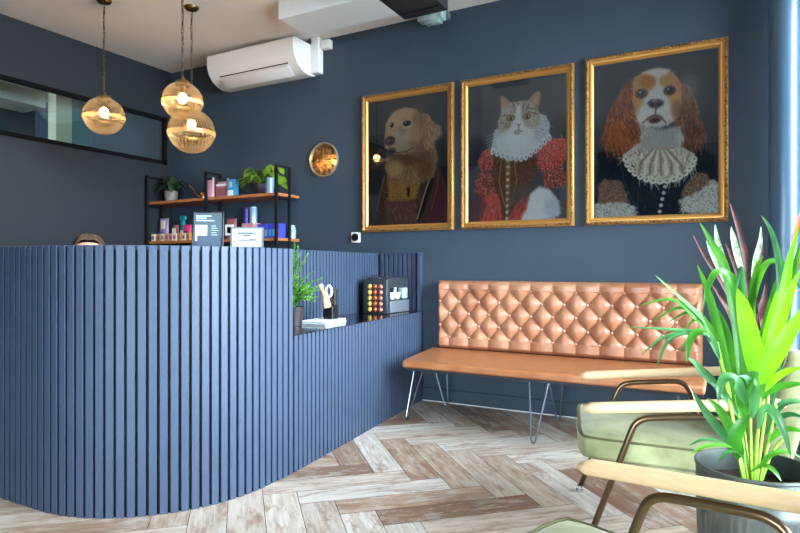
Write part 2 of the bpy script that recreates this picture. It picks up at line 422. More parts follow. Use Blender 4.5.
# ================================================================== RECEPTION COUNTER
def path_pts(pts, step):
    out = [Vector(pts[0])]; 
    seg = [Vector(p) for p in pts]; acc = 0
    for a, b_ in zip(seg, seg[1:]):
        L = (b_-a).length; pos = step-acc
        while pos <= L:
            out.append(a+(b_-a)*(pos/L)); pos += step
        acc = L-(pos-step)
    return out
arc = []
cx, cy, R = -2.62, 2.205, .67
for k in range(0, 25):
    a = -PI/2+PI/2*k/24
    arc.append((cx+R*math.cos(a), cy+R*math.sin(a)))
TALL = [(-4.2, cy-R)]+arc+[(cx+R+.0, 2.43)]
LOW = [(cx+R, 2.43), (-2.128, D)]
def slats(path, z0, z1, pitch=.0425, w=.031, t=.016, start=0):
    p = path_pts(path, pitch/8)
    b = MB(); n = len(p)
    S = [i*pitch/8 for i in range(n)]
    i = start
    while i+8 < n:
        a = p[i]; e = p[min(n-1, i+6)]; m_ = (a+e)/2; d = (e-a).normalized(); nn = Vector((d.y, -d.x))
        M = Matrix(((d.x, nn.x, 0, m_.x), (d.y, nn.y, 0, m_.y), (0, 0, 1, 0), (0, 0, 0, 1)))
        b.box((-w/2, -.004, z0), (w/2, t, z1), M)
        i += 8
    return b
def offset_poly(path, o):
    P = [Vector(p) for p in path]; out = []
    for i in range(len(P)):
        d = (P[min(i+1, len(P)-1)]-P[max(i-1, 0)]).normalized(); out.append(P[i]+Vector((d.y, -d.x))*o)
    return out
def wall_strip(path, o0, o1, z0, z1):
    A = offset_poly(path, o0); B = offset_poly(path, o1)
    return MB().prism([(p.x, p.y) for p in A]+[(p.x, p.y) for p in B[::-1]], z0, z1)
CT = 1.15
desk = thing('reception_desk', 'tall navy slatted reception desk with a rounded corner', 'desk', (-2.46, 2.05, 0))
T_in = [(x, y) for x, y in TALL]
wall_strip(T_in, -.016, -.05, 0, CT-.004).build('carcass', 'groove_paint', desk)
Ti = offset_poly(TALL, -.016)
slats([(p.x, p.y) for p in Ti], .0, CT, start=0).build('slat_cladding', 'slat_paint', desk, bevel=.0015)
wall_strip(T_in, -.014, -.30, CT-.02, CT+.001).build('ledge', 'slat_paint', desk, bevel=.001)
# end post of the tall section
MB().box((cx+R-.07, 2.405, 0), (cx+R-.001, 2.432, CT)).build('end_panel', 'slat_paint', desk)
wt = [(p.x, p.y) for p in offset_poly(T_in, -.051)]+[(-2.50,2.43),(-2.62,2.2),(-2.85,1.98),(-3.1,1.90),(-4.2,1.90)]
MB().prism(wt, .71, .74).build('worktop', 'desk_top', desk)
low = thing('low_counter', 'lower navy slatted counter with a glossy black top, running to back wall', 'counter', (-2.2, 3.4, 0))
LZ = .707
Ll = LOW
def off_line(o): return offset_poly(Ll, o)
a0, a1 = [Vector(p) for p in Ll]; dL = (a1-a0).normalized(); nL = Vector((dL.y, -dL.x))
def lp(s_, o, z=0): # point s along the low counter, o outward
    q_ = a0+dL*s_+nL*o; return Vector((q_.x, q_.y, z))
LL = (a1-a0).length
def lbox(b, s0, s1, o0, o1, z0, z1):
    P = [lp(s0,o0), lp(s1,o0), lp(s1,o1), lp(s0,o1)]
    P = [(p.x, min(p.y, D-.0005)) for p in P]
    b.prism(P, z0, z1); return b
lbox(MB(), .004, LL-.002, -.42, -.016, 0, LZ-.03).build('carcass', 'groove_paint', low)
slats([tuple((lp(.02, -.016)).xy), tuple(lp(LL-.005, -.016).xy)], 0, LZ-.004).build('slat_cladding', 'slat_paint', low, bevel=.0015)
lbox(MB(), .004, LL-.001, -.40, -.004, LZ-.03, LZ).build('countertop', 'counter_top', low)
PT = 1.168
lbox(MB(), -.0, LL-.001, -.44, -.40, 0, PT-.004).build('back_panel', 'groove_paint', low)
slats([tuple(lp(.0, -.405).xy), tuple(lp(LL-.002, -.405).xy)], LZ, PT, t=.014).build('back_slats', 'slat_paint', low, bevel=.0015)
wb = MB(); xA = lp(LL, -.39).x; xB = -2.14
wb.box((xA, D-.012, LZ), (xB, D-.001, PT-.002)).build('side_panel', 'groove_paint', low)
k = 0; b = MB(); x = xA+.004
while x+.03 < xB-.02: b.box((x, D-.028, LZ), (x+.031, D-.01, PT)); x += .0425
b.build('side_slats', 'slat_paint', low, bevel=.0015)
b = MB(); b.box((xB-.018, D-.05, LZ-.06), (xB+.006, D-.001, PT+.004)); b.box((xA, D-.034, PT-.003), (xB, D-.001, PT+.004))
b.build('edge_trim', 'slat_paint', low)

# ================================================================== BENCH
bench = thing('banquette_bench', 'long tan leather bench with button-tufted back and hairpin legs', 'bench', (-1.0, 3.9, 0))
BX0, BX1, BZ0, BZ1, BY = -1.965, -.135, .435, .952, 4.235
def tuft():
    rows_z = [.885-.0905*i for i in range(5)]; p = .1575; x0 = -1.857
    nx, nz = 380, 120; rows = []
    r = .0905
    for j in range(nz+1):
        z = BZ0+(BZ1-BZ0)*j/nz; row = []
        for i in range(nx+1):
            x = BX0+(BX1-BX0)*i/nx
            xx = (x-x0)/p; zz = (rows_z[0]-z)/(2*r)
            if z > rows_z[0]: a_ = xx; b_ = xx; f = abs(math.sin(PI*a_)); h = f**.6; h = h*(1-.0)
            elif z < rows_z[4]: h = abs(math.sin(PI*xx))**.6
            else: h = (abs(math.sin(PI*(xx+zz)))*abs(math.sin(PI*(xx-zz))))**.5
            ez = min(z-BZ0, BZ1-z); ex = min(x-BX0, BX1-x)
            edge = min(1, ez/.03)**.5*min(1, ex/.03)**.5
            fold = .45 if (z > rows_z[0] or z < rows_z[4]) else 1
            h = 1-(1-h)*fold
            y = BY-(.03+.036*h)*edge
            row.append((x, y, z))
        rows.append(row)
    b = MB().sheet(rows)
    bt = []
    for j, z in enumerate(rows_z):
        k = 0
        while True:
            x = x0+k*p+(p/2 if j % 2 else 0); k += 1
            if x > BX1-.04: break
            bt.append((x, z))
        if j % 2: 
            x = x0-p/2
            if x > BX0+.02: bt.append((x, z))
    return b, bt
b, bt = tuft()
back = b.build('backrest', 'leather', bench, smooth='full')
MB().rbox((BX0, BY-.012, BZ0), (BX1, D-.003, BZ1), .01).build('back_board', 'leather', bench, smooth=True)
for (x, z) in bt:
    MB().ball((x, BY-.040, z), .0105, 10, (1,.7,1)).build('button', 'button', back, smooth='full')
sl = thing
# seat: slab with an oblique left end following the counter
sp = [(-1.872, 3.505), (-1.965, 3.72), (-1.99, BY-.03), (-.11, BY-.03), (-.11, 3.505)]
sp = [(-1.893, 3.50), (-1.925, 3.60), (-2.02, BY-.005), (-.10, BY-.005), (-.10, 3.50)]
MB().prism(sp, .388, .435).build('seat', 'seat_leather', bench, smooth=True, bevel=.014)
MB().prism([(x*.985-.01, y+.015 if y < 4 else y) for x, y in sp], .372, .388).build('seat_board', 'dark_beam', bench)
def hairpin(top1, top2, foot):
    f = Vector(foot); a, c = Vector(top1), Vector(top2); dd = (c-a).normalized()
    pts = [a, a.lerp(f, .5)-dd*.000, f-dd*.016+Vector((0,0,.02)), f-dd*.009+Vector((0,0,.005)), f, f+dd*.009+Vector((0,0,.005)), f+dd*.016+Vector((0,0,.02)), c.lerp(f, .5), c]
    b = MB(); b.tube(pts[:1]+pts[2:7]+pts[8:], .0058, 8); b.box((min(a.x,c.x)-.02, min(a.y,c.y)-.02, .369), (max(a.x,c.x)+.02, max(a.y,c.y)+.02, .373))
    return b.build('leg', 'steel', bench, smooth=True)
hairpin((-1.90,3.70,.372), (-1.80,3.63,.372), (-1.935,3.655,.006))
hairpin((-1.06,3.59,.372), (-.93,3.55,.372), (-1.015,3.52,.006))
hairpin((-1.98,4.13,.372), (-1.87,4.16,.372), (-1.88,4.18,.006))
hairpin((-1.10,4.13,.372), (-.99,4.16,.372), (-1.03,4.18,.006))
hairpin((-.25,3.70,.372), (-.18,3.60,.372), (-.18,3.56,.006))
hairpin((-.30,4.13,.372), (-.19,4.16,.372), (-.20,4.18,.006))

# ================================================================== PORTRAITS
class Canvas:
    def __init__(s, X0, X1, Z0, Z1, bg, W=264):
        s.X0, s.X1, s.Z0, s.Z1 = X0, X1, Z0, Z1; s.h = Z1-Z0; s.w = X1-X0
        s.W = W; s.Hn = int(W*s.h/s.w); s.a = np.zeros((s.Hn, s.W, 3)); s.a[:] = bg
        xs = (np.arange(s.W)+.5)/s.W*s.w/s.h; ys = (np.arange(s.Hn)+.5)/s.Hn
        s.x, s.y = np.meshgrid(xs, ys)
    def view(s, ox, oy, sc): s.v = (ox, oy, sc); return s
    def pt(s, zx, zy):
        ox, oy, sc = s.v; p = on_y(ox+zx/sc, oy+zy/sc, D-.02)
        return (p.x-s.X0)/s.h, (s.Z1-p.z)/s.h
    def mix(s, m, col, op=1):
        m = (m*op)[..., None]; s.a = s.a*(1-m)+np.array(col, float)*m
    def noise(s, sc, seed=0, sx=1, sy=1):
        r = np.random.default_rng(seed); out = 0; amp = 1; tot = 0
        for o in range(4):
            gx, gy = int(sc*sx*2**o)+3, int(sc*sy*2**o)+3; g = r.random((gy, gx))
            fx = s.x/s.x.max()*(gx-2); fy = s.y*(gy-2); ix, iy = fx.astype(int), fy.astype(int); tx, ty = fx-ix, fy-iy
            tx = tx*tx*(3-2*tx); ty = ty*ty*(3-2*ty); ix2 = np.minimum(ix+1, gx-1); iy2 = np.minimum(iy+1, gy-1)
            n = (g[iy,ix]*(1-tx)+g[iy,ix2]*tx)*(1-ty)+(g[iy2,ix]*(1-tx)+g[iy2,ix2]*tx)*ty
            out = out+n*amp; tot += amp; amp *= .55
        return out/tot
    def blob(s, zx, zy, rx, ry, col, rot=0, soft=.35, op=1):
        cx, cy = s.pt(zx, zy); ax = abs(s.pt(zx+rx, zy)[0]-cx); ay = abs(s.pt(zx, zy+ry)[1]-cy)
        c_, s_ = math.cos(math.radians(rot)), math.sin(math.radians(rot))
        dx, dy = s.x-cx, s.y-cy; u = (dx*c_+dy*s_)/ax; v = (-dx*s_+dy*c_)/ay
        r = np.sqrt(u*u+v*v); m = np.clip((1+soft/2-r)/soft, 0, 1); m = m*m*(3-2*m); s.mix(m, col, op); return m
    def sd(s, P):
        P = [s.pt(*p) for p in P]; d = np.full(s.x.shape, 9.); ins = np.zeros(s.x.shape, bool); n = len(P)
        for i in range(n):
            (x1, y1), (x2, y2) = P[i], P[(i+1) % n]; ex, ey = x2-x1, y2-y1; L = ex*ex+ey*ey+1e-12
            t = np.clip(((s.x-x1)*ex+(s.y-y1)*ey)/L, 0, 1); d = np.minimum(d, np.hypot(s.x-x1-t*ex, s.y-y1-t*ey))
            cnd = (y1 > s.y) != (y2 > s.y)
            with np.errstate(divide='ignore', invalid='ignore'): xi = ex*(s.y-y1)/(ey if ey else 1e-9)+x1
            ins ^= cnd & (s.x < xi)
        return np.where(ins, -d, d)
    def poly(s, P, col, soft=.012, op=1, rag=0, seed=1):
        d = s.sd(P)
        if rag: d = d+(s.noise(40, seed)-.5)*rag
        m = np.clip(.5-d/soft, 0, 1); m = m*m*(3-2*m); s.mix(m, col, op); return m
    def line(s, P, w, col, op=1, soft=.004):
        P = [s.pt(*p) for p in P]; d = np.full(s.x.shape, 9.)
        for (x1, y1), (x2, y2) in zip(P, P[1:]):
            ex, ey = x2-x1, y2-y1; t = np.clip(((s.x-x1)*ex+(s.y-y1)*ey)/(ex*ex+ey*ey+1e-12), 0, 1)
            d = np.minimum(d, np.hypot(s.x-x1-t*ex, s.y-y1-t*ey))
        s.mix(np.clip((w-d)/soft+.5, 0, 1), col, op)
    def fur(s, m, col, n, ln, ang, spread=25, w=.0022, op=.6, jit=22, seed=3):
        """short brush strokes inside mask m"""
        r = np.random.default_rng(seed); ys, xs = np.nonzero(m > .5)
        if len(ys) == 0: return
        for k in r.integers(0, len(ys), n):
            cx, cy = s.x[0, xs[k]], s.y[ys[k], 0]; A = math.radians(ang+r.normal(0, spread)); l = ln*(.5+r.random())
            ex, ey = math.cos(A)*l, math.sin(A)*l
            h_ = int((l+w*3)*s.Hn)+2; j0, j1 = max(0, ys[k]-h_), min(s.Hn, ys[k]+h_); i0, i1 = max(0, xs[k]-h_), min(s.W, xs[k]+h_)
            X, Y = s.x[j0:j1, i0:i1], s.y[j0:j1, i0:i1]
            t = np.clip(((X-cx)*ex+(Y-cy)*ey)/(l*l), 0, 1); d = np.hypot(X-cx-t*ex, Y-cy-t*ey)
            q = (np.clip((w*(1-.6*t)-d)/.002+.5, 0, 1)*op)[..., None]
            c = np.clip(np.array(col, float)+r.normal(0, jit)*np.array([1,.9,.8]), 0, 255)
            s.a[j0:j1, i0:i1] = s.a[j0:j1, i0:i1]*(1-q)+c*q
    def tex(s, m, amt, sc, seed=0, sx=1, sy=1):
        n = (s.noise(sc, seed, sx, sy)-.5)*2*amt; s.a = np.clip(s.a*(1+(m*n)[..., None]), 0, 255)
    def poster(s, parent, Y):
        W, Hn = s.W, s.Hn; xs = np.linspace(s.X0, s.X1, W+1); zs = np.linspace(s.Z1, s.Z0, Hn+1)
        XX, ZZ = np.meshgrid(xs, zs); off = parent['_o']
        co = np.stack([XX-off[0], np.full(XX.shape, Y-off[1]), ZZ-off[2]], -1).reshape(-1, 3)
        i, j = np.meshgrid(np.arange(W), np.arange(Hn)); a = (j*(W+1)+i).ravel()
        F = np.stack([a, a+W+1, a+W+2, a+1], -1)
        me = bpy.data.meshes.new('poster'); me.vertices.add(len(co)); me.vertices.foreach_set('co', co.ravel())
        me.loops.add(F.size); me.loops.foreach_set('vertex_index', F.ravel()); me.polygons.add(len(F))
        me.polygons.foreach_set('loop_start', np.arange(len(F))*4); me.update(calc_edges=True); me.validate()
        c = np.clip(s.a, 0, 255)/255; c = np.where(c <= .04045, c/12.92, ((c+.055)/1.055)**2.4); c = 1-np.exp(-2.1*c)
        cp = np.concatenate([c, np.ones(c.shape[:2]+(1,))], -1)
        # corner-sampled colours
        P = np.pad(cp, ((0,1),(0,1),(0,0)), 'edge')
        at_ = me.color_attributes.new('Col', 'FLOAT_COLOR', 'POINT'); at_.data.foreach_set('color', P.reshape(-1).astype(np.float32))
        me.materials.append(MATS['print']); o = bpy.data.objects.new('print', me); COL.objects.link(o); o.parent = parent; return o
attr_mat('print', rough=.7, spec=.08)

def dog1(c):
    full = np.ones(c.x.shape)
    c.tex(full, .15, 5, 2)
    c.view(372, 95, 7.615)
    c.poly([(-60,330),(110,300),(100,760),(-60,760)], (30,32,38), soft=.05, op=.8)
    c.poly([(470,330),(700,300),(700,1200),(470,1200)], (28,34,44), soft=.05, op=.9)
    # body coat
    c.view(372, 150, 6.83)
    m = c.poly([(70,200),(110,130),(200,150),(400,130),(470,120),(500,260),(530,420),(540,520),(20,520),(30,400)], (66,46,36), soft=.03, rag=.02)
    c.fur(m, (96,70,52), 500, .03, 80, 20, op=.4)
    m = c.poly([(100,180),(250,190),(340,180),(300,330),(220,360),(110,350)], (132,98,46), soft=.03, rag=.02)
    c.fur(m, (190,150,80), 260, .012, 60, 80, op=.6); c.fur(m, (60,42,24), 260, .012, 30, 80, op=.6)
    m = c.poly([(90,350),(300,345),(310,510),(100,520)], (84,56,48), soft=.04)
    c.fur(m, (120,84,74), 120, .03, 80, 15, op=.5)
    c.poly([(400,180),(440,150),(350,420),(310,500),(300,440)], (26,26,34), soft=.02)
    c.line([(400,170),(345,330),(305,470)], .006, (150,112,84)); c.line([(80,180),(55,280),(30,420)], .005, (130,92,74), op=.7)
    c.poly([(455,130),(490,250),(500,420),(430,500),(380,470),(430,280)], (70,40,46), soft=.03)
    c.line([(455,150),(440,260),(400,420)], .003, (140,96,90), op=.6)
    c.blob(245,270,10,50,(36,24,20),soft=1)
    # neck and chest fur
    c.view(372, 95, 7.615)
    m = c.poly([(230,420),(380,350),(470,360),(500,470),(470,620),(380,660),(250,700),(130,640),(90,560),(110,480)], (128,98,66), soft=.03, rag=.03)
    c.fur(m, (168,134,96), 900, .02, 75, 30, op=.4); c.fur(m, (84,60,40), 700, .022, 75, 30, op=.5); c.blob(250,490,120,50,(74,54,38),soft=1,op=.6); c.blob(400,520,60,120,(70,50,38),soft=1,op=.5); c.blob(170,560,60,60,(196,160,116),soft=1,op=.5)
    # ear
    m = c.poly([(345,130),(420,140),(470,210),(515,230),(520,290),(470,350),(440,400),(390,410),(375,300)], (160,122,90), soft=.015, rag=.012)
    c.fur(m, (196,158,122), 500, .03, 70, 25, op=.5); c.fur(m, (110,78,56), 300, .03, 70, 25, op=.5)
    # head
    m = c.poly([(100,220),(120,180),(180,120),(250,92),(330,105),(370,160),(385,260),(370,360),(310,430),(230,450),(150,430),(95,400),(90,330),(100,280)], (176,140,102), soft=.012, rag=.008)
    c.fur(m, (206,172,136), 900, .02, 60, 50, op=.45, jit=16); c.fur(m, (140,108,76), 500, .02, 60, 50, op=.4)
    c.blob(350,250,60,160,(120,90,66),soft=1,op=.7); c.blob(300,390,90,60,(112,84,64),soft=1,op=.7); c.line([(365,130),(372,200),(360,300),(385,400)], .006, (90,64,48), op=.6, soft=.02)
    c.blob(175,180,45,60,(206,158,112),rot=20,soft=1,op=.7); c.blob(240,140,60,40,(190,150,114),soft=1,op=.7)
    c.blob(320,300,60,70,(180,140,100),soft=1,op=.6)
    c.blob(210,330,70,60,(170,150,130),soft=1,op=.8)
    c.blob(235,250,30,60,(120,92,72),rot=15,soft=1,op=.5)
    c.blob(258,222,46,34,(206,176,144),soft=.9,op=.7); c.blob(145,228,26,30,(196,160,124),soft=.9,op=.6)
    c.blob(262,215,32,22,(40,28,26),soft=.4); c.blob(147,228,15,20,(40,30,28),soft=.4)
    c.blob(262,214,14,13,(12,10,12),soft=.5); c.blob(254,208,4,4,(220,220,224),soft=.8); c.blob(142,221,3,4,(210,210,214),soft=.8)
    c.blob(210,390,80,50,(150,130,112),soft=1,op=.7)
    c.blob(132,348,40,36,(58,40,42),soft=.5); c.blob(118,350,16,14,(150,74,72),soft=1,op=.8); c.blob(140,358,9,7,(18,14,18),soft=.8)
    c.line([(128,385),(130,415),(180,438),(260,430),(300,400)], .005, (60,42,36), op=.8, soft=.008)
    c.blob(150,420,30,20,(52,42,42),soft=.8,op=.8)
    m = c.blob(210,400,90,40,(170,150,130),soft=1,op=.0); c.fur(m, (190,166,138), 80, .012, 110, 40, op=.3)

def cat(c):
    c.tex(np.ones(c.x.shape), .1, 4, 5)
    c.view(470, 145, 6.667)
    m = c.poly([(-20,-40),(60,-60),(120,20),(60,120),(-20,160)], (28,32,44), soft=.06, op=.8)
    # sleeves
    for P, col in (([(80,40),(150,20),(180,80),(150,160),(80,170),(50,110)], (196,84,72)), ([(450,10),(540,-50),(640,-40),(670,40),(600,150),(480,180),(440,120)], (190,80,74)),
                   ([(40,200),(110,170),(180,240),(160,340),(90,370),(20,320)], (112,62,62)), ([(480,190),(600,140),(660,220),(620,280),(500,290)], (120,74,60))):
        m = c.poly(P, col, soft=.02, rag=.015); c.fur(m, (236,160,140), 130, .02, 40, 60, op=.6, w=.004); c.fur(m, (110,36,36), 130, .02, 60, 60, op=.6, w=.004)
    # skirt
    m = c.poly([(80,350),(180,320),(260,380),(400,340),(420,520),(40,520)], (186,76,64), soft=.02, rag=.01)
    c.fur(m, (236,150,130), 160, .05, 105, 18, op=.6, w=.004); c.fur(m, (110,34,30), 160, .05, 105, 18, op=.5, w=.004)
    m = c.poly([(0,370),(80,340),(110,400),(60,520),(-20,520)], (90,60,66), soft=.03, op=.8)
    # bodice
    m = c.poly([(150,60),(430,60),(440,160),(400,300),(300,400),(245,520),(215,520),(200,380),(150,240)], (92,64,48), soft=.015, rag=.006)
    c.fur(m, (170,136,100), 420, .008, 30, 90, op=.6); c.fur(m, (46,30,26), 420, .008, 60, 90, op=.6)
    c.poly([(235,80),(270,80),(262,520),(232,520)], (120,92,62), soft=.01, op=.9)
    for i in range(10): c.blob(252-i*.8, 105+i*43, 10, 11, (206,186,150), soft=.6); c.blob(252, 110+i*43, 5, 4, (90,64,40), soft=.8)
    for sx in (-1,1): c.line([(250+sx*40,90),(250+sx*60,240),(248+sx*20,400)], .003, (180,140,90), op=.6)
    c.blob(340,330,90,70,(90,80,78),rot=-20,soft=1,op=.6)
    # white paw
    m = c.poly([(330,510),(380,420),(400,330),(460,275),(530,300),(590,380),(600,460),(540,490),(400,510)], (206,206,206), soft=.03, rag=.01)
    c.fur(m, (226,226,228), 260, .03, 60, 30, op=.4, jit=12); c.blob(545,420,50,70,(150,152,160),soft=1,op=.6)
    c.poly([(600,270),(700,270),(700,500),(600,500)], (92,92,104), soft=.04, op=.6)  # pale window reflection painted over the lower right of the print
    # ruff
    c.view(470, 75, 7.108)
    m = c.poly([(175,380),(160,440),(150,520),(190,560),(330,590),(420,560),(500,510),(555,440),(570,360),(540,290),(480,270),(460,320),(300,380)], (176,182,186), soft=.012, rag=.02)
    c.fur(m, (222,226,228), 420, .035, 70, 50, op=.5, jit=14); c.fur(m, (120,126,134), 260, .03, 70, 50, op=.5)
    for k in range(13):
        a = k/12; x = 160+400*a; y = 540+50*math.sin(a*PI)-110*max(0, a-.55)*2.0
        c.blob(x, y, 17, 26, (228,230,230), rot=20-40*a, soft=.5); c.blob(x+3, y+4, 8, 14, (140,146,152), rot=20-40*a, soft=.8)
    m = c.poly([(185,440),(300,420),(440,430),(480,470),(430,530),(300,560),(190,520)], (206,208,208), soft=.04)
    c.fur(m, (228,230,230), 400, .04, 80, 30, op=.45, jit=12)
    # ears
    for P, Q in (([(215,250),(212,160),(222,140),(260,165),(305,215),(290,300)], [(228,240),(228,165),(285,215),(270,270)]), ([(390,200),(450,130),(490,108),(502,130),(495,200),(470,270)], [(430,190),(485,130),(485,200),(455,215)])):
        c.poly(P, (150,120,100), soft=.012); c.poly(Q, (200,140,126), soft=.03, op=.85)
    m = c.poly([(210,300),(225,240),(290,195),(380,180),(440,200),(490,260),(490,340),(450,400),(400,450),(330,470),(270,450),(200,390),(195,340)], (168,152,138), soft=.015, rag=.012)
    c.fur(m, (206,190,176), 700, .02, 85, 50, op=.45, jit=14); c.fur(m, (104,84,70), 260, .02, 95, 30, op=.5)
    for P in ([(300,190),(320,240)], [(335,185),(340,220)], [(380,180),(375,260)], [(415,200),(400,250)], [(400,230),(470,240)], [(410,260),(475,275)], [(230,290),(270,285)], [(220,340),(260,350)], [(240,370),(280,360)]):
        c.line(P, .004, (92,74,60), op=.7, soft=.01)
    c.poly([(335,215),(355,215),(365,300),(385,360),(420,420),(380,460),(300,460),(260,420),(300,340),(320,290)], (226,222,216), soft=.03)
    m = c.blob(335,425,110,50,(220,218,214),soft=.7); c.fur(m, (234,232,230), 300, .03, 90, 50, op=.5, jit=10)
    for x, y in ((287,306),(402,292)):
        c.blob(x, y, 30, 22, (92,76,62), soft=.6); c.blob(x, y, 22, 16, (142,140,84), soft=.4); c.blob(x, y, 8, 14, (16,16,16), soft=.5); c.blob(x-5, y-5, 3, 3, (230,230,230), soft=.8)
    c.poly([(325,345),(362,345),(345,368)], (176,116,108), soft=.01); c.line([(344,366),(343,390),(315,402)], .003, (84,60,56)); c.line([(343,390),(372,400)], .003, (84,60,56))
    c.blob(335,412,26,12,(150,110,104),soft=.7,op=.7)
    for k in range(5):
        c.line([(385,375+k*8),(470,365+k*22),(540,370+k*32)], .0014, (226,226,226), op=.7, soft=.003); c.line([(295,385+k*8),(200,400+k*20),(110,440+k*24)], .0014, (216,216,216), op=.6, soft=.003)

def dog2(c):
    c.tex(np.ones(c.x.shape), .12, 4, 9)
    c.view(595, 130, 5.92)
    # dark coat
    m = c.poly([(20,120),(150,60),(560,40),(720,160),(730,520),(0,520)], (26,32,42), soft=.04, rag=.01)
    c.fur(m, (44,50,62), 260, .03, 80, 15, op=.5)
    c.line([(150,160),(170,300),(230,440)], .004, (60,64,74), op=.6); c.line([(260,300),(250,500)], .004, (56,64,78), op=.6)
    for P, seed in (([(20,320),(60,290),(150,300),(190,380),(200,430),(20,440)], 3), ([(530,330),(600,250),(660,260),(700,320),(640,380),(560,400),(510,390)], 4)):
        m = c.poly(P, (110,88,76), soft=.02, rag=.015); c.fur(m, (196,140,104), 120, .012, 30, 90, op=.7); c.fur(m, (50,36,34), 120, .012, 60, 90, op=.7)
    for P, seed in (([(0,440),(190,430),(240,460),(240,520),(0,520)], 5), ([(500,420),(620,360),(700,300),(735,320),(735,500),(520,490)], 6)):
        m = c.poly(P, (176,172,160), soft=.025, rag=.03); c.fur(m, (222,218,208), 260, .02, 60, 60, op=.6); c.fur(m, (96,94,88), 160, .02, 60, 60, op=.5)
    # ears
    c.view(595, 50, 6.268)
    m = c.poly([(235,180),(200,200),(160,250),(110,340),(60,460),(40,560),(60,620),(150,660),(250,640),(300,560),(290,470),(260,380),(240,280)], (128,70,44), soft=.02, rag=.02)
    c.fur(m, (186,112,74), 900, .045, 78, 18, op=.5, jit=26); c.fur(m, (74,36,24), 600, .045, 78, 18, op=.5); c.blob(140,520,60,70,(176,96,50),soft=1,op=.4)
    m = c.poly([(540,200),(600,230),(640,320),(660,420),(700,520),(680,600),(600,640),(520,600),(500,520),(510,440),(520,300)], (112,72,56), soft=.02, rag=.02)
    c.fur(m, (166,118,96), 700, .045, 95, 20, op=.5); c.fur(m, (70,42,34), 500, .045, 95, 20, op=.5)
    c.blob(590,230,70,90,(150,140,140),soft=1,op=.35)
    # chest + jabot
    m = c.poly([(280,470),(420,500),(540,470),(560,560),(520,650),(430,690),(330,660),(290,600)], (150,142,136), soft=.03, rag=.02); c.fur(m, (206,200,194), 400, .03, 80, 25, op=.5)
    c.view(595, 130, 5.92)
    E_ = [(160,150),(230,210),(260,260),(320,300),(400,315),(480,290),(540,260),(600,200),(590,140),(520,100),(470,110),(380,110),(300,60),(240,90)]
    m = c.poly(E_, (190,178,158), soft=.012, rag=.012)
    c.fur(m, (226,216,198), 300, .05, 90, 30, op=.5, w=.004); c.fur(m, (112,98,82), 240, .04, 90, 30, op=.5, w=.003)
    for k in range(15):
        a = k/14; ang = PI*(1-a)*.9+.15; x = 385+205*math.cos(ang); y = 150+155*math.sin(ang)
        c.blob(x, y, 20, 17, (222,212,192), soft=.5); c.blob(x, y-3, 9, 7, (140,124,104), soft=.9)
    for k in range(9):
        x = 270+k*30; c.line([(350+k*9, 110), (x, 190+12*math.sin(k)), (x-10+k*3, 260)], .008, (232,220,200) if k % 2 else (122,104,88), op=.75, soft=.012)
    c.blob(375,70,110,48,(150,146,144),soft=.8,op=.8); c.line([(290,30),(330,90),(390,110),(470,105)], .005, (170,140,120), op=.8)
    for k in range(5): c.blob(415-k*8, 335+k*37, 12, 11, (176,166,166), rot=-20, soft=.6)
    # head
    c.view(595, 50, 6.268)
    m = c.poly([(235,210),(250,170),(310,130),(400,112),(470,125),(520,165),(540,220),(545,330),(520,420),(460,465),(380,475),(310,470),(270,440),(240,330)], (178,124,84), soft=.012, rag=.01)
    c.fur(m, (206,152,110), 700, .02, 95, 40, op=.5, jit=16); c.fur(m, (134,84,52), 300, .02, 95, 40, op=.4)
    c.poly([(300,140),(380,112),(470,120),(440,160),(415,190),(440,250),(470,330),(480,430),(400,470),(290,465),(268,430),(290,360),(320,280),(385,220),(380,175)], (214,206,202), soft=.035)
    m = c.blob(385,400,120,80,(206,196,190),soft=.8); c.fur(m, (232,226,222), 420, .02, 95, 40, op=.5, jit=12)
    c.blob(330,195,48,42,(156,96,50),soft=.7,op=.9); c.blob(440,190,40,36,(176,120,70),soft=.8,op=.9)
    c.blob(500,340,36,90,(196,140,96),soft=.9,op=.8); c.blob(262,300,26,70,(196,136,90),soft=.9,op=.7); c.blob(515,370,34,60,(80,56,50),soft=1,op=.5)
    for x, y in ((292,272),(468,252)):
        c.blob(x, y, 40, 32, (92,58,44), soft=.5); c.blob(x, y, 27, 24, (52,58,66), soft=.3); c.blob(x, y, 15, 14, (14,14,18), soft=.4); c.blob(x-8, y-8, 6, 5, (200,210,220), soft=.8)
    c.poly([(325,330),(350,308),(400,305),(435,320),(430,345),(385,368),(345,360)], (74,70,74), soft=.02); c.blob(355,342,10,7,(20,18,20),soft=.7); c.blob(405,340,10,7,(20,18,20),soft=.7); c.blob(375,318,24,6,(130,134,140),soft=1,op=.8)
    c.line([(383,366),(378,405)], .004, (90,66,62)); m = c.blob(375,432,46,30,(120,98,90),soft=.6); c.line([(300,455),(335,425),(378,405),(420,425),(445,455)], .005, (96,74,68), op=.9, soft=.01)
    c.blob(375,440,30,14,(60,48,48),soft=.7)

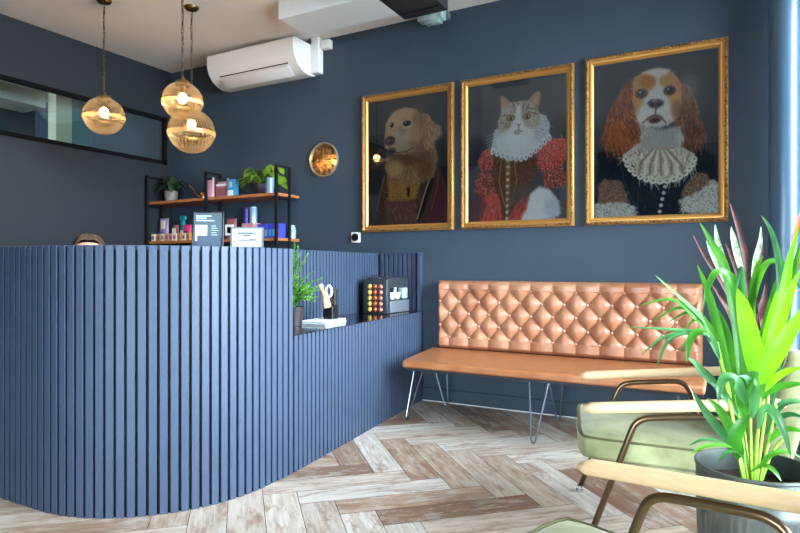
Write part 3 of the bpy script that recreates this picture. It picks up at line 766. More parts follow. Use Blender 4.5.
def frame(label, X0, X1, Z0, Z1, paint, bg):
    fw = .056; t = thing('framed_portrait', label, 'picture', ((X0+X1)/2, D, Z0), group=None)
    # moulding profile: (inset from the outer edge, depth off the wall)
    prof = [(0,0),(0,.022),(.006,.030),(.014,.034),(.022,.031),(.026,.024),(.032,.024),(.036,.030),(.044,.028),(.050,.018),(.056,.014),(.056,.0)]
    b = MB(); corners = [(X0,Z0,1,1),(X1,Z0,-1,1),(X1,Z1,-1,-1),(X0,Z1,1,-1)]
    rings = [[b.bm.verts.new((x+sx*i, D-.001-d, z+sz*i)) for i, d in prof] for x, z, sx, sz in corners]
    n = len(prof)
    for k in range(4):
        A, B = rings[k], rings[(k+1) % 4]
        for i in range(n): b.bm.faces.new((A[i], A[(i+1) % n], B[(i+1) % n], B[i]))
    fr = b.build('moulding', 'gold_flat', t, smooth=True)
    # carved leaf beading along the outer edge
    b = MB(); 
    def run(x0, z0, x1, z1):
        L = math.hypot(x1-x0, z1-z0); m_ = int(L/.021); ax = math.atan2(z1-z0, x1-x0)
        for i in range(m_):
            u = (i+.5)/m_
            M = Matrix.Rotation(-ax+(.55 if i % 2 else -.1), 4, 'Y')
            b.ball((x0+(x1-x0)*u, D-.036, z0+(z1-z0)*u), .0135, 7, (1, .75, .55), M)
    i_ = .014
    run(X0+i_,Z0+i_,X1-i_,Z0+i_); run(X0+i_,Z1-i_,X1-i_,Z1-i_); run(X0+i_,Z0+i_,X0+i_,Z1-i_); run(X1-i_,Z0+i_,X1-i_,Z1-i_)
    b.build('carved_beading', 'gold_leaf', t, smooth='full')
    c = Canvas(X0+fw-.003, X1-fw+.003, Z0+fw-.003, Z1-fw+.003, bg); paint(c); c.a = (np.clip(c.a, 0, 255)/255)**1.22*255; c.poster(t, D-.008)
    MB().box((X0+fw-.002, D-.0135, Z0+fw-.002), (X1-fw+.002, D-.0115, Z1-fw+.002)).build('glass', 'picture_glass', t)
frame('gold-framed portrait of a golden retriever dog in a dark brown coat', -2.692, -1.857, 1.345, 2.488, dog1, (58,62,70))
frame('gold-framed portrait of a cat in a white ruff and red puffed sleeves', -1.797, -.941, 1.345, 2.488, cat, (72,74,80))
frame('gold-framed portrait of a spaniel dog with a white lace collar', -.866, .008, 1.343, 2.50, dog2, (56,62,72))

# ================================================================== WALL CLOCK, DOORBELL
mat('cert_paper', (172,176,183), rough=.6)
cl = thing('round_clock', 'small round gold-rimmed clock with a shiny brass face', 'clock', (-3.09, D, 1.992))
Mw = Matrix.Rotation(PI/2, 4, 'X')
cc = (-3.09, D-.001, 1.992)
MB().lathe([(.137,0),(.147,.0),(.149,.02),(.147,.03),(.142,.032),(.139,.026),(.139,.008)], cc, 56, Mw).build('rim', 'rim_gold', cl, smooth=True)
mat('brass_face_glints', (96,66,42), rough=.16, metal=.9, rgb2=(236,196,140), nscale=15)  # blotchy dark and pale mix paints mirrored lights into the brass
MB().lathe([(0,.0),(.139,.0),(.139,.012),(0,.014)], cc, 48, Mw).build('face', 'brass_face_glints', cl, smooth=True)
b = MB()
for k in range(12):
    a = k*PI/6; M = Matrix.Translation(cc) @ Matrix.Rotation(a, 4, 'Y')
    MB().box((-.006,-.018,.098), (.006,-.014,.126), M).build('hour_mark', 'dark_beam', cl)
b = MB(); b.box((-.005,-.024,-.02),(.005,-.021,.105), Matrix.Translation(cc) @ Matrix.Rotation(0, 4, 'Y')); b.box((-.006,-.021,-.02),(.006,-.018,.08), Matrix.Translation(cc) @ Matrix.Rotation(1.62, 4, 'Y'))
b.build('hands', 'gold_flat', cl)
db = thing('door_chime', 'small white square wall unit with a round black dial', 'thermostat', (-2.762, D, 1.262))
MB().rbox((-2.806,D-.02,1.262),(-2.718,D-.001,1.352), .008).build('plate', 'white_plastic', db, smooth=True)
MB().lathe([(0,0),(.033,0),(.031,.012),(0,.013)], (-2.762,D-.02,1.307), 28, Mw).build('dial', 'black_plastic', db, smooth=True)

# ================================================================== AC UNIT + TRUNKING + CEILING BOXES
ac = thing('air_conditioner', 'white wall-mounted air conditioning unit near the ceiling', 'air conditioner', (-3.69, D, 2.72))
prof = [(D-.001,2.735),(D-.10,2.722),(D-.17,2.735),(D-.24,2.775),(D-.285,2.83),(D-.305,2.89),(D-.308,2.985),(D-.295,2.998),(D-.001,3.0)]
AX0, AX1 = -4.20, -3.19
b = MB(); A = [b.bm.verts.new((AX0,y,z)) for y, z in prof]; B = [b.bm.verts.new((AX1,y,z)) for y, z in prof]
for i in range(len(prof)): b.bm.faces.new((A[i], B[i], B[(i+1) % len(prof)], A[(i+1) % len(prof)]))
b.bm.faces.new(A); b.bm.faces.new(B[::-1]); b.build('housing', 'white_plastic', ac, smooth=True, bevel=.008)
b = MB(); b.box((AX0+.12,D-.262,2.792),(AX1-.10,D-.256,2.800)); b.build('louvre_gap', 'black_plastic', ac)
Mf = Matrix.Translation((0,D-.212,2.742)) @ Matrix.Rotation(-.62, 4, 'X')
MB().rbox((AX0+.12,-.055,-.004),(AX1-.10,.055,.006), .004, M=Mf).build('louvre_flap', 'white_plastic', ac, smooth=True)
tk = MB(); tk.rbox((-3.19,D-.075,2.742),(-3.105,D-.001,H-.001), .008)
tag(recenter(tk.build('pipe_trunking', 'white_plastic', smooth=True), (-3.147,D,2.742)), 'white vertical pipe trunking right of the air conditioner', 'trunking')
tag(recenter(MB().rbox((-3.095,D-.06,2.945),(-3.005,D-.001,3.02), .006).build('junction_box', 'white_plastic', smooth=True), (-3.05,D,2.945)), 'small white square junction box beside the pipe trunking', 'box')
b = MB(); b.box((-2.944,3.5,2.905),(-2.125,3.862,H-.001)); o = b.build('boxed_bulkhead', 'white_board', bevel=.003); tag(recenter(o, (-2.53,3.68,2.905)), 'white boxed-in bulkhead hanging under the ceiling', 'bulkhead')
bd = thing('air_duct', 'dark grey rectangular duct running along the ceiling', 'duct', (-1.94, 3.3, 2.905))
MB().box((-2.118,2.6,2.905),(-1.765,3.96,H-.001)).build('casing', 'dark_beam', bd, bevel=.004)
b = MB()
for y in (3.0,3.3,3.6,3.85): MB().box((-2.10,y,2.899),(-1.79,y+.012,2.906)).build('seam', 'black_metal', bd)
em = thing('clear_light_fitting', 'small clear plastic light fitting high on the back wall', 'light fitting', (-2.0, D, 2.93))
MB().rbox((-2.13,D-.055,2.985),(-1.89,D-.001,3.035), .008).build('base', 'grey_plastic', em, smooth=True)
MB().rbox((-2.11,D-.15,2.955),(-1.90,D-.056,3.03), .012).build('diffuser', 'frost_clear', em, smooth=True)
MB().rbox((-2.06,D-.13,2.935),(-1.93,D-.06,2.9545), .008).build('lens', 'frost_clear', em, smooth=True)

# ================================================================== PENDANTS
def pendant(label, x, y, zc, r, cord=True, lit=1.0):
    t = thing('pendant_light', label, 'pendant light', (x, y, H), group=None)
    lathe_obj('ceiling_rose', [(0,H-.03),(.02,H-.03),(.045,H-.022),(.055,H-.008),(.056,H-.001),(0,H-.001)], 'aged_brass', (x,y,0), 28, t)
    top = zc+r*.92
    b = MB(); z = H-.03; k = 0
    while z > top+.055:
        h_ = .017; pts = []
        for i in range(10):
            a = 2*PI*i/10; u, w = math.cos(a)*.0075, math.sin(a)*h_
            pts.append((x+(u if k % 2 else 0), y+(0 if k % 2 else u), z-h_+w+.004))
        b.tube(pts, .0022, 5, closed=True); z -= .027; k += 1
    b.build('chain', 'aged_brass', t, smooth='full')
    b = MB(); pts = [(x+.006*math.sin(i*1.3), y+.006*math.cos(i*1.3), H-.03-(H-.03-top-.04)*i/16) for i in range(17)]
    b.tube(pts, .003, 6).build('flex', 'black_plastic', t, smooth='full')
    lathe_obj('lamp_cap', [(0,top+.045),(.012,top+.045),(.014,top+.02),(.045,top+.016),(.05,top-.012),(.048,top-.02),(0,top-.02)], 'aged_brass', (x,y,0), 28, t)
    prof = []; n = 48
    for i in range(n+1):
        a = PI*(.10+.90*i/n); rr = r*math.sin(a); z = r*.97*math.cos(a)
        if i == n: rr = 0
        prof.append((max(rr, 1e-6), zc+z))
    def rib(a, z):
        q_ = (z-zc)/r
        if q_ > .0: return 1+.018*math.cos(a*36)
        if q_ < -.2: return 1+.014*math.cos(a*36)
        return 1.02
    g = MB(); g.lathe(prof, (x,y,0), 192, fn=rib); g = g.build('globe_shade', 'globe_glass', t, smooth='full')
    bnd = [(r*math.sqrt(max(0,1-(k/10)**2))+.006, zc+r*.97*k/10) for k in (-2.2,-1.7,-1.2,-.7,-.3)]
    bb = MB(); bb.sheet([[(x+q_[0]*math.cos(2*PI*i/64), y+q_[0]*math.sin(2*PI*i/64), q_[1]) for i in range(65)] for q_ in bnd]); bb.build('bright_band', 'globe_band', t, smooth='full')  # milky ring added to stand for the globe's bright reflected band
    lathe_obj('lamp_holder', [(0,top-.02),(.02,top-.02),(.02,top-.07),(0,top-.07)], 'aged_brass', (x,y,0), 16, t)
    bl = MB().ball((x,y,top-.105), .032, 14, (1,1,1.15)).build('bulb', 'bulb', t, smooth='full')
    ld = bpy.data.lights.new('bulb_light', 'POINT'); ld.energy = 62*lit; ld.color = (1,.72,.42); ld.shadow_soft_size = .034
    lo = bpy.data.objects.new('bulb_light', ld); COL.objects.link(lo); lo.parent = t; lo.location = (0, 0, top-.105-H)
    bl.visible_shadow = True
    return t
p1 = at(104, 116, 4.48); p2 = at(182.5, 101, 4.2); p3 = at(191.5, 131.5, 4.6)
pendant('ribbed glass globe pendant on a chain, hanging alone on the left', p1.x, p1.y, p1.z, .142)
pendant('smaller glass globe pendant, the higher of the overlapping pair', p2.x, p2.y, p2.z, .134)
pendant('larger glass globe pendant, the lower one of the overlapping pair', p3.x, p3.y, p3.z, .172)

# ================================================================== SHELF UNIT
SX0, SX1, SY0, SY1 = LX+.01, -3.368, 3.985, D-.002
sh = thing('shelving_unit', 'black metal shelf unit with two brown wood shelves on back wall', 'shelf', (-4.2, 4.14, 0))
UZ, DZ = 1.693, 1.307
for z in (UZ, DZ):
    MB().box((SX0,SY0,z-.026),(SX1,SY1,z)).build('shelf_board', 'shelf_wood', sh, bevel=.003)
def post(x, y, z1):
    MB().box((x-.01,y-.01,0),(x+.01,y+.01,z1)).build('post', 'black_metal', sh)
PY0, PY1 = SY0-.012, 4.145
for x, z1 in ((-4.985,1.95),(-4.19,1.93),(SX1+.004,1.93)):
    post(x, PY0, z1); post(x+(.0 if x < -4 else 0), PY1, z1)
for x, z1 in ((-4.985,1.95),(-4.19,1.93),(SX1+.004,1.93)):
    for zz in (z1-.01, UZ-.045, DZ-.045, .3):
        MB().box((x-.008,PY0,zz-.008),(x+.008,PY1,zz+.008)).build('rail', 'black_metal', sh)

def leaf_ribbon(b, path, width, fold=.25, n=None, prof=None, twist=0, up=None):
    """a tapering leaf along a path; V-folded cross-section"""
    P = bez(path, 6); N = len(P); L = []
    for i, p in enumerate(P):
        u = i/(N-1); t = (P[min(i+1, N-1)]-P[max(i-1, 0)]).normalized()
        upv = Vector(up) if up else Vector((0,0,1))
        s_ = t.cross(upv)
        if s_.length < .05: s_ = t.cross(Vector((1,0,.2)))
        s_.normalize(); 
        if twist: s_ = Matrix.Rotation(twist*u, 3, t) @ s_
        nn = s_.cross(t).normalized()
        w = width*(prof(u) if prof else (math.sin(PI*min(1, u**.75))**.8*.98+.02))
        if i == N-1: w = width*.01
        L.append([p-s_*w+nn*w*fold, p-s_*w*.5+nn*w*fold*.4, p, p+s_*w*.5+nn*w*fold*.4, p+s_*w+nn*w*fold])
    b.sheet(L)
def leafblob(b, c, d, ln, w, up=(0,0,1), curl=.2):
    """heart/oval leaf starting at c heading d"""
    c = Vector(c); d = Vector(d).normalized(); s_ = d.cross(Vector(up))
    if s_.length < .05: s_ = d.cross(Vector((1,0,0)))
    s_.normalize(); nn = s_.cross(d); L = []
    for i in range(7):
        u = i/6; ww = w*math.sin(PI*min(1, (u*.92+.08)))**.7*(1-.35*u); p = c+d*ln*u-nn*(curl*ln*u*u)
        L.append([p-s_*ww+nn*ww*.3, p, p+s_*ww+nn*ww*.3])
    b.sheet(L)

# upper shelf things
f1 = thing('potted_fern', 'dark bushy fern in a speckled grey pot at the left end of the upper shelf', 'plant', (-4.82, 4.12, UZ))
lathe_obj('pot', [(0,UZ+.001),(.05,UZ+.001),(.063,UZ+.05),(.066,UZ+.11),(.06,UZ+.11),(.056,UZ+.09),(0,UZ+.09)], 'ceramic_grey', (-4.82,4.12,0), 28, f1)
b = MB()
for k in range(170):
    a = random.uniform(0, 2*PI); e = random.uniform(.1, 1.4); r_ = random.uniform(.10, .24)
    c0 = Vector((-4.82, 4.12, UZ+.10)); dx = Vector((math.cos(a)*math.cos(e), math.sin(a)*math.cos(e)*.55, math.sin(e)*.8))
    mid = c0+dx*r_*.6+Vector((0,0,.03)); tip = c0+dx*r_+Vector((0,0,-.05*random.random()))
    tip.z = max(tip.z, UZ+.03); mid.z = max(mid.z, UZ+.05); tip.x = max(tip.x, LX+.02); tip.y = min(tip.y, D-.02)
    leaf_ribbon(b, [c0, mid, tip], random.uniform(.012,.022))
b.build('foliage', 'leaf_dark', f1, smooth='full')
wc = thing('watering_can', 'small brass watering can with a long thin spout', 'watering can', (-4.365, 4.1, UZ))
lathe_obj('body', [(0,UZ+.001),(.04,UZ+.001),(.044,UZ+.03),(.036,UZ+.062),(.02,UZ+.075),(0,UZ+.076)], 'brass', (-4.345,4.1,0), 24, wc)
MB().tube([(-4.375,4.09,UZ+.02),(-4.425,4.08,UZ+.05),(-4.475,4.075,UZ+.115),(-4.505,4.07,UZ+.14)], [.008,.006,.005,.007], 8).build('spout', 'brass', wc, smooth='full')
MB().tube(bez([(-4.310,4.1,UZ+.02),(-4.275,4.1,UZ+.04),(-4.285,4.1,UZ+.075),(-4.330,4.1,UZ+.078)], 5), .004, 6).build('handle', 'brass', wc, smooth='full')
def pouch(name, label, cat, x, y, z, w, h, d, m, parts=(), group=None, lean=0):
    t = thing(name, label, cat, (x, y, z), group)
    rows = []
    for j in range(9):
        v = j/8; row = []
        th = d*math.sqrt(max(0, 1-v))*.9+.003
        for i in range(13):
            a = 2*PI*i/12; row.append((x+math.copysign(abs(math.cos(a))**.6, math.cos(a))*w/2*(1-.05*math.sin(PI*v)), y+math.sin(a)*th/2-lean*v, z+.001+h*v))
        rows.append(row)
    b = MB().sheet(rows); b.bm.faces.new([v for v in b.bm.verts][:12][::-1]) if False else None
    b.build('bag', m, t, smooth='full')
    for (pn, x0, x1, z0, z1, mm) in parts:
        MB().box((x+x0*w, y-d*.5*1.02-.003-lean*.3, z+z0*h), (x+x1*w, y-d*.45, z+z1*h)).build(pn, mm, t)
    return t
def carton(name, label, cat, x0, x1, y0, y1, z, h, m, parts=(), group=None):
    t = thing(name, label, cat, ((x0+x1)/2, (y0+y1)/2, z), group)
    MB().box((x0,y0,z+.0005),(x1,y1,z+h)).build('box_body', m, t, bevel=.002)
    w = x1-x0
    for (pn, u0, u1, v0, v1, mm) in parts:
        MB().box((x0+u0*w, y0-.0015, z+v0*h),(x0+u1*w, y0+.001, z+v1*h)).build(pn, mm, t)
        MB  # front prints only
    return t
pouch('treat_pouch', 'pink treat pouch with a dark top, left one on the upper shelf', 'pouch', -4.255, 4.09, UZ, .10, .20, .05, 'pale_pink', [('print_panel',-.4,.0,.08,.35,'lilac'),('top_band',-.48,.48,.86,.98,'ink')], 'pink treat pouches')
pouch('treat_pouch', 'wide pink treat pouch right of the smaller pink pouch, upper shelf', 'pouch', -4.125, 4.12, UZ, .15, .185, .05, 'pale_pink', [('print_panel',-.42,.42,.12,.55,'rose_brown'),('label_band',-.4,.4,.62,.72,'paper'),('top_band',-.48,.48,.84,.98,'ink')], 'pink treat pouches')
carton('carton', 'blue and white carton beside the pink pouches, upper shelf', 'box', -4.03,-3.95, 4.08,4.14, UZ, .165, 'sky_blue', [('print_panel',.1,.9,.1,.4,'paper'),('print_roundel',.3,.75,.55,.85,'pale_text')])
pp = thing('potted_pothos', 'trailing bright green pothos in a dark bowl on the upper shelf', 'plant', (-3.665, 4.13, UZ))
lathe_obj('pot', [(0,UZ+.001),(.05,UZ+.001),(.075,UZ+.05),(.08,UZ+.10),(.073,UZ+.10),(.068,UZ+.08),(0,UZ+.08)], 'dark_pot', (-3.665,4.13,0), 28, pp)
b = MB(); b2 = MB()
for k in range(60):
    a = random.uniform(PI*.4, PI*2.15); e = random.uniform(.0, 1.2)
    c0 = Vector((-3.665,4.13,UZ+.10)); r_ = random.uniform(.07,.20)
    p = c0+Vector((math.cos(a)*r_*1.1, math.sin(a)*r_*.55, math.sin(e)*.15+.04-.04*(r_/.2)))
    p.z = max(p.z, UZ+.10)
    b2.tube([c0, (c0+p)/2+Vector((0,0,.03)), p], .0018, 4)
    leafblob(b, p, (math.cos(a), math.sin(a)*.6-.3, -.5-random.random()*.4), random.uniform(.06,.10), random.uniform(.026,.042), up=(0,-.6,1))
for k in range(5):
    p = Vector((-3.47+.07*random.random(), 4.08, UZ+.2+.07*random.random()))
    b2.tube([(-3.665,4.13,UZ+.1), (-3.62,4.1,UZ+.2), p], .0018, 4)
    leafblob(b, p, (random.uniform(-.5,1), -.3, -.4), .06, .028, up=(0,-.6,1))
b.build('leaves', 'leaf_pothos', pp, smooth='full'); b2.build('stems', 'leaf_pothos', pp, smooth='full')
tag(recenter(MB().lathe([(0,UZ+.001),(.032,UZ+.001),(.034,UZ+.135),(.031,UZ+.136),(.030,UZ+.01),(0,UZ+.01)], (-3.49,4.04,0), 24).build('blue_glass', 'blue_glass', smooth=True), (-3.49,4.04,UZ)), 'tall pale blue tumbler right of the pothos on the upper shelf', 'glass')

# lower shelf things
pouch('snack_bag', 'silver-grey and purple upright bag, left end of the lower shelf', 'pouch', -4.925, 4.125, DZ, .13, .23, .05, 'lilac', [('print_panel',-.45,.1,.08,.42,'violet'),('face_print',-.1,.3,.55,.9,'cream')])
pouch('snack_bag', 'brown kraft bag in the middle of the lower shelf group', 'pouch', -4.81, 4.17, DZ, .08, .165, .05, 'rose_brown', [('print_panel',-.3,.3,.3,.8,'cream')])
sp_ = thing('spray_bottle', 'teal spray bottle standing on the lower shelf', 'bottle', (-4.735, 4.20, DZ))
lathe_obj('bottle', [(0,DZ+.001),(.03,DZ+.001),(.032,DZ+.12),(.026,DZ+.16),(.013,DZ+.19),(.013,DZ+.205),(0,DZ+.205)], 'teal', (-4.735,4.20,0), 24, sp_)
b = MB(); b.rbox((-4.78,4.185,DZ+.215),(-4.70,4.215,DZ+.255), .008); b.rbox((-4.75,4.187,DZ+.2),(-4.722,4.213,DZ+.22), .004); b.box((-4.77,4.193,DZ+.17),(-4.762,4.207,DZ+.22)); b.build('trigger_head', 'teal', sp_, smooth=True)
MB().lathe([(.0328,DZ+.05),(.0328,DZ+.11)], (-4.735,4.20,0), 24).build('bottle_label', 'paper', sp_, smooth=True)
pouch('pink_bag', 'bright pink bag with a curved black print, lower shelf', 'pouch', -4.625, 4.15, DZ, .11, .16, .06, 'pink', [('print_panel',-.2,.25,.2,.6,'ink')])
pouch('pink_bag', 'pink and pale bag behind the glossy sign, lower shelf', 'pouch', -4.50, 4.20, DZ, .11, .20, .05, 'pale_pink', [('print_panel',-.35,.35,.2,.6,'pink')])
sq = None
tins = [(-4.985,'cream'),(-4.905,'amber_box'),(-4.85,'cream'),(-4.79,'amber_box'),(-4.735,'pale_pink'),(-4.68,'cream'),(-4.62,'amber_box'),(-4.56,'cream'),(-4.50,'amber_box')]
posn = ['first small carton from the wall','second small carton from the wall','third small carton from the wall','fourth small carton from the wall','fifth small carton from the wall','sixth small carton from the wall','seventh small carton from the wall','eighth small carton from the wall','ninth small carton from the wall']
for (x, mm), pl in zip(tins, posn):
    carton('small_carton', f'{pl}, {dict(cream="cream", amber_box="tan", pale_pink="pale pink")[mm]}, front row of the lower shelf', 'box', x, x+.048, 4.02, 4.075, DZ, .072, mm, [('print_panel',.2,.8,.25,.7,'rose_brown')], 'small cartons in the front row of the lower shelf')
pouch('tall_pouch', 'brown and pink pouch between the two counter signs', 'pouch', -4.00, 4.10, DZ, .13, .19, .05, 'rose_brown', [('print_panel',-.38,.38,.2,.72,'paper'),('animal_print',-.2,.2,.3,.6,'ink')])
carton('carton', 'dusty pink carton lying behind the white certificate', 'box', -3.93,-3.79, 4.16,4.26, DZ, .15, 'pale_pink')
tag(recenter(MB().lathe([(0,DZ+.151),(.026,DZ+.151),(.028,DZ+.29),(.02,DZ+.30),(0,DZ+.30)], (-3.915,4.21,0), 20).build('tube', 'violet', smooth=True), (-3.915,4.21,DZ+.15)), 'slim purple tin on the dusty pink carton', 'tin')
tag(recenter(MB().lathe([(0,DZ+.151),(.036,DZ+.151),(.036,DZ+.285),(.037,DZ+.287),(.037,DZ+.30),(0,DZ+.301)], (-3.835,4.21,0), 24).build('canister', 'silver_blue', smooth=True), (-3.835,4.21,DZ+.15)), 'silvery blue cylinder tin on the dusty pink carton', 'tin')
bx = [(-3.63,'royal','amber_box','second from left'),(-3.585,'violet','cream','b'),(-3.545,'royal','silver_blue','c'),(-3.50,'royal','sky_blue','d'),(-3.46,'violet','sky_blue','e'),(-3.42,'royal','red','f')]
for x, mm, m2, nm in bx:
    lbl = {'second from left':'blue box with tan print, right of the white certificate','b':'purple box with cream print, lower shelf','c':'blue box with silver print, lower shelf','d':'blue box with light blue print, just right of the front shelf post','e':'purple box with light blue print, left of the red-printed box','f':'blue box with a red print, last of the box row on the lower shelf'}[nm]
    carton('product_box', lbl, 'box', x, x+.036, 4.03, 4.12, DZ, .125, mm, [('print_panel',.1,.9,.15,.6,m2)], 'product boxes at the right end of the lower shelf')
tag(recenter(MB().lathe([(0,DZ+.001),(.03,DZ+.001),(.032,DZ+.09),(.022,DZ+.105),(.022,DZ+.12),(0,DZ+.121)], (-3.40,4.235,0), 24).build('glass_jar', 'frost_clear', smooth=True), (-3.40,4.235,DZ)), 'clear lidded jar at the right end of the lower shelf', 'jar')

# ================================================================== COUNTER SIGNS
def standing(name, label, cat, px, d, w, h, back_m, face_fn, rz):
    c = at(px, 260, d); z = CT+.002
    t = thing(name, label, cat, (c.x, c.y, z)); t['_o'] = (0.,0.,0.); t.location = (c.x, c.y, z); t.rotation_euler = (-.0, 0, rz)
    face_fn(t, w, h); return t
def sign_a(t, w, h):
    b = MB(); L_ = Matrix.Rotation(-.12, 4, 'X')
    MB().rbox((-w/2,-.006,0),(w/2,.006,h), .003, M=L_).build('surround', 'black_plastic', t, smooth=True)
    MB().box((-w/2+.009,-.0075,.006),(w/2-.009,-.0061,h-.009), L_).build('face', 'slate', t)
    b = MB()
    for k, (u, v) in enumerate(((.1,.72),(.1,.5),(.1,.85))): b.box((-w/2+.02,-.0085,h-.028-k*.011),(-w/2+.02+(w-.05)*v,-.0076,h-.023-k*.011), L_)
    for k in range(7): b.box((w*.12,-.0085,h-.075-k*.011),(w*.12+.035*(.6+.4*((k*37) % 5)/5),-.0076,h-.0725-k*.011), L_)
    b.build('print_lines', 'pale_text', t)
    MB().box((-w/2+.018,-.009,.03),(-w*.02,-.0076,h-.07), L_).build('white_notice', 'paper', t)
    MB().box((-w/2+.02,.01,0),(w/2-.02,.045,.006)).build('stand_foot', 'black_plastic', t)
def sign_b(t, w, h):
    L_ = Matrix.Rotation(-.08, 4, 'X')
    b = MB()
    for a, c in (((-w/2,-.007,0),(w/2,.006,.007)),((-w/2,-.007,h-.007),(w/2,.006,h)),((-w/2,-.007,.007),(-w/2+.007,.006,h-.007)),((w/2-.007,-.007,.007),(w/2,.006,h-.007))): b.box(a, c, L_)
    b.box((-w/2,.0,0),(w/2,.006,h), L_); b.build('surround', 'grey_plastic', t)
    MB().box((-w/2+.006,-.003,.006),(w/2-.006,-.0001,h-.006), L_).build('paper', 'cert_paper', t)
    b = MB()
    for (x0, x1, z) in ((-.045,.045,.072),(-.018,.022,.06),(-.04,.0,.038),(.0,.046,.038)):
        x = x0
        while x < x1-.003:
            ww = random.uniform(.004,.011); hh = .0075 if z != .038 or x > 0 else .004; b.box((x,-.0042,z),(min(x+ww, x1),-.0031,z+hh), L_); x += ww+.0022
    b.build('print_lines', 'ink', t)
    MB().box((-w/2+.02,.008,0),(w/2-.02,.04,.005)).build('stand_foot', 'grey_plastic', t)
standing('counter_sign', 'upright glossy dark sign with a white notice, on the desk ledge', 'sign', 207.5, 2.90, .150, .178, None, sign_a, .62)
standing('framed_certificate', 'white certificate in a grey frame standing on the desk ledge', 'certificate', 247, 3.02, .163, .106, None, sign_b, .55)
c = at(209, 262, 2.84); ch = thing('card_holder', 'small dark holder of business cards in front of the glossy sign', 'card holder', (c.x, c.y, CT+.002)); ch['_o'] = (0.,0.,0.); ch.rotation_euler = (0,0,.62)
b = MB(); b.box((-.052,-.012,0),(.052,.014,.004)); b.box((-.052,-.012,.004),(.052,-.009,.054)); b.box((-.052,.011,.004),(.052,.014,.052)); b.build('holder', 'card_navy', ch)
MB().box((-.043,-.008,.0045),(.043,.010,.05)).build('card_stack', 'paper', ch)

# ================================================================== LOW COUNTER THINGS
def lc(px, py):       # point on the low counter surface
    d = FPX*(EYE-LZ)/(py-266.5); return at(px, py, d)
q = Vector((-2.27, 2.84, LZ))
fp = thing('potted_asparagus_fern', 'feathery bright green fern in a dark pot on the low counter', 'plant', (q.x, q.y, LZ))
lathe_obj('pot', [(0,LZ+.001),(.045,LZ+.001),(.06,LZ+.10),(.062,LZ+.115),(.056,LZ+.115),(.053,LZ+.10),(0,LZ+.10)], 'dark_pot', (q.x,q.y,0), 28, fp)
b = MB(); b2 = MB()
rr = random.Random(4)
for k in range(46):
    a = rr.uniform(-.6*PI, .75*PI); e = rr.uniform(.15, 1.5)
    L_ = rr.uniform(.26,.42) if e > 1.15 else (rr.uniform(.2,.27) if e > .7 else rr.uniform(.15,.22))
    c0 = Vector((q.x, q.y, LZ+.10)); dh = Vector((math.cos(a), math.sin(a), 0))
    P = bez([c0, c0+dh*L_*.3*math.cos(e)+Vector((0,0,L_*.5*math.sin(e)+.04)), c0+dh*L_*.75*math.cos(e)+Vector((0,0,L_*math.sin(e)*.9+.02))+dh*.02], 9)
    b2.tube(P, .0016, 4)
    for i in range(3, len(P)):
        t_ = (P[i]-P[i-1]).normalized()
        for s_ in range(5):
            v = Vector((rr.uniform(-1,1), rr.uniform(-1,1), rr.uniform(-.6,.8))).normalized()*.7+t_*.6
            ln = rr.uniform(.016,.034)*(1.15-i/len(P)*.5); p = P[i]; sd = v.cross(t_).normalized()*.0022
            b.bm.faces.new([b.bm.verts.new(x) for x in (p-sd, p+v*ln*.5-sd, p+v*ln, p+v*ln*.5+sd, p+sd)])
b.build('foliage', 'leaf_fern', fp); b2.build('stems', 'leaf_fern', fp, smooth='full')
# tray / booklet with ornament
def corner_box(b, c, ang, w, dp, z0, z1, r=.003):
    M = Matrix.Translation((c.x, c.y, 0)) @ Matrix.Rotation(ang, 4, 'Z'); b.rbox((-w/2,-dp/2,z0),(w/2,dp/2,z1), r, 2, M); return b
tc_ = Vector((-2.215, 3.07, 0))
bk = thing('booklet_stack', 'stack of white booklets lying on the black counter top', 'booklets', (tc_.x, tc_.y, LZ))
rr = random.Random(2)
for k in range(5): corner_box(MB(), tc_+Vector((rr.uniform(-.003,.003), rr.uniform(-.003,.003), 0)), .12, .17, .26, LZ+.0008+k*.0045, LZ+.005+k*.0045, .001).build('booklet', 'paper' if k != 2 else 'silver_blue', bk)
BZ = LZ+.0235
oc = Vector((-2.195, 3.11, 0))
og = thing('ornament', 'glossy black, white and orange ornament standing on the booklets', 'ornament', (oc.x, oc.y, BZ))
MB().prism([(-.035,-.03),(.035,-.03),(.04,.03),(-.03,.03)], 0, .085, Matrix.Translation((oc.x,oc.y,BZ+.0005))).build('base', 'black_plastic', og, bevel=.004)
b = MB(); b.prism([(.0,-.012),(.04,-.012),(.045,.014),(.0,.014)], .085, .19, Matrix.Translation((oc.x,oc.y,BZ))); b.build('slab', 'black_plastic', og, bevel=.004)
pr = [(-.0,.06),(-.012,.10),(-.03,.14),(-.045,.17),(-.03,.19)]
MB().tube(bez([(oc.x-.0,oc.y-.03,BZ+.07),(oc.x-.012,oc.y-.03,BZ+.11),(oc.x-.02,oc.y-.028,BZ+.15),(oc.x-.05,oc.y-.03,BZ+.195)], 5), [.026,.026,.026,.025,.025,.025,.024,.023,.022,.021,.02,.02,.018,.016,.014,.011], 14).build('figure', 'orange_glaze', og, smooth='full')
pts = [(oc.x+.008+.022*math.cos(a), oc.y-.03, BZ+.175+.034*math.sin(a)) for a in [2*PI*k/20 for k in range(20)]]
MB().tube(pts, .009, 8, closed=True).build('loop', 'white_plastic', og, smooth='full')
MB().ball((oc.x-.052,oc.y-.03,BZ+.205), .018, 12).build('head', 'orange_glaze', og, smooth='full')
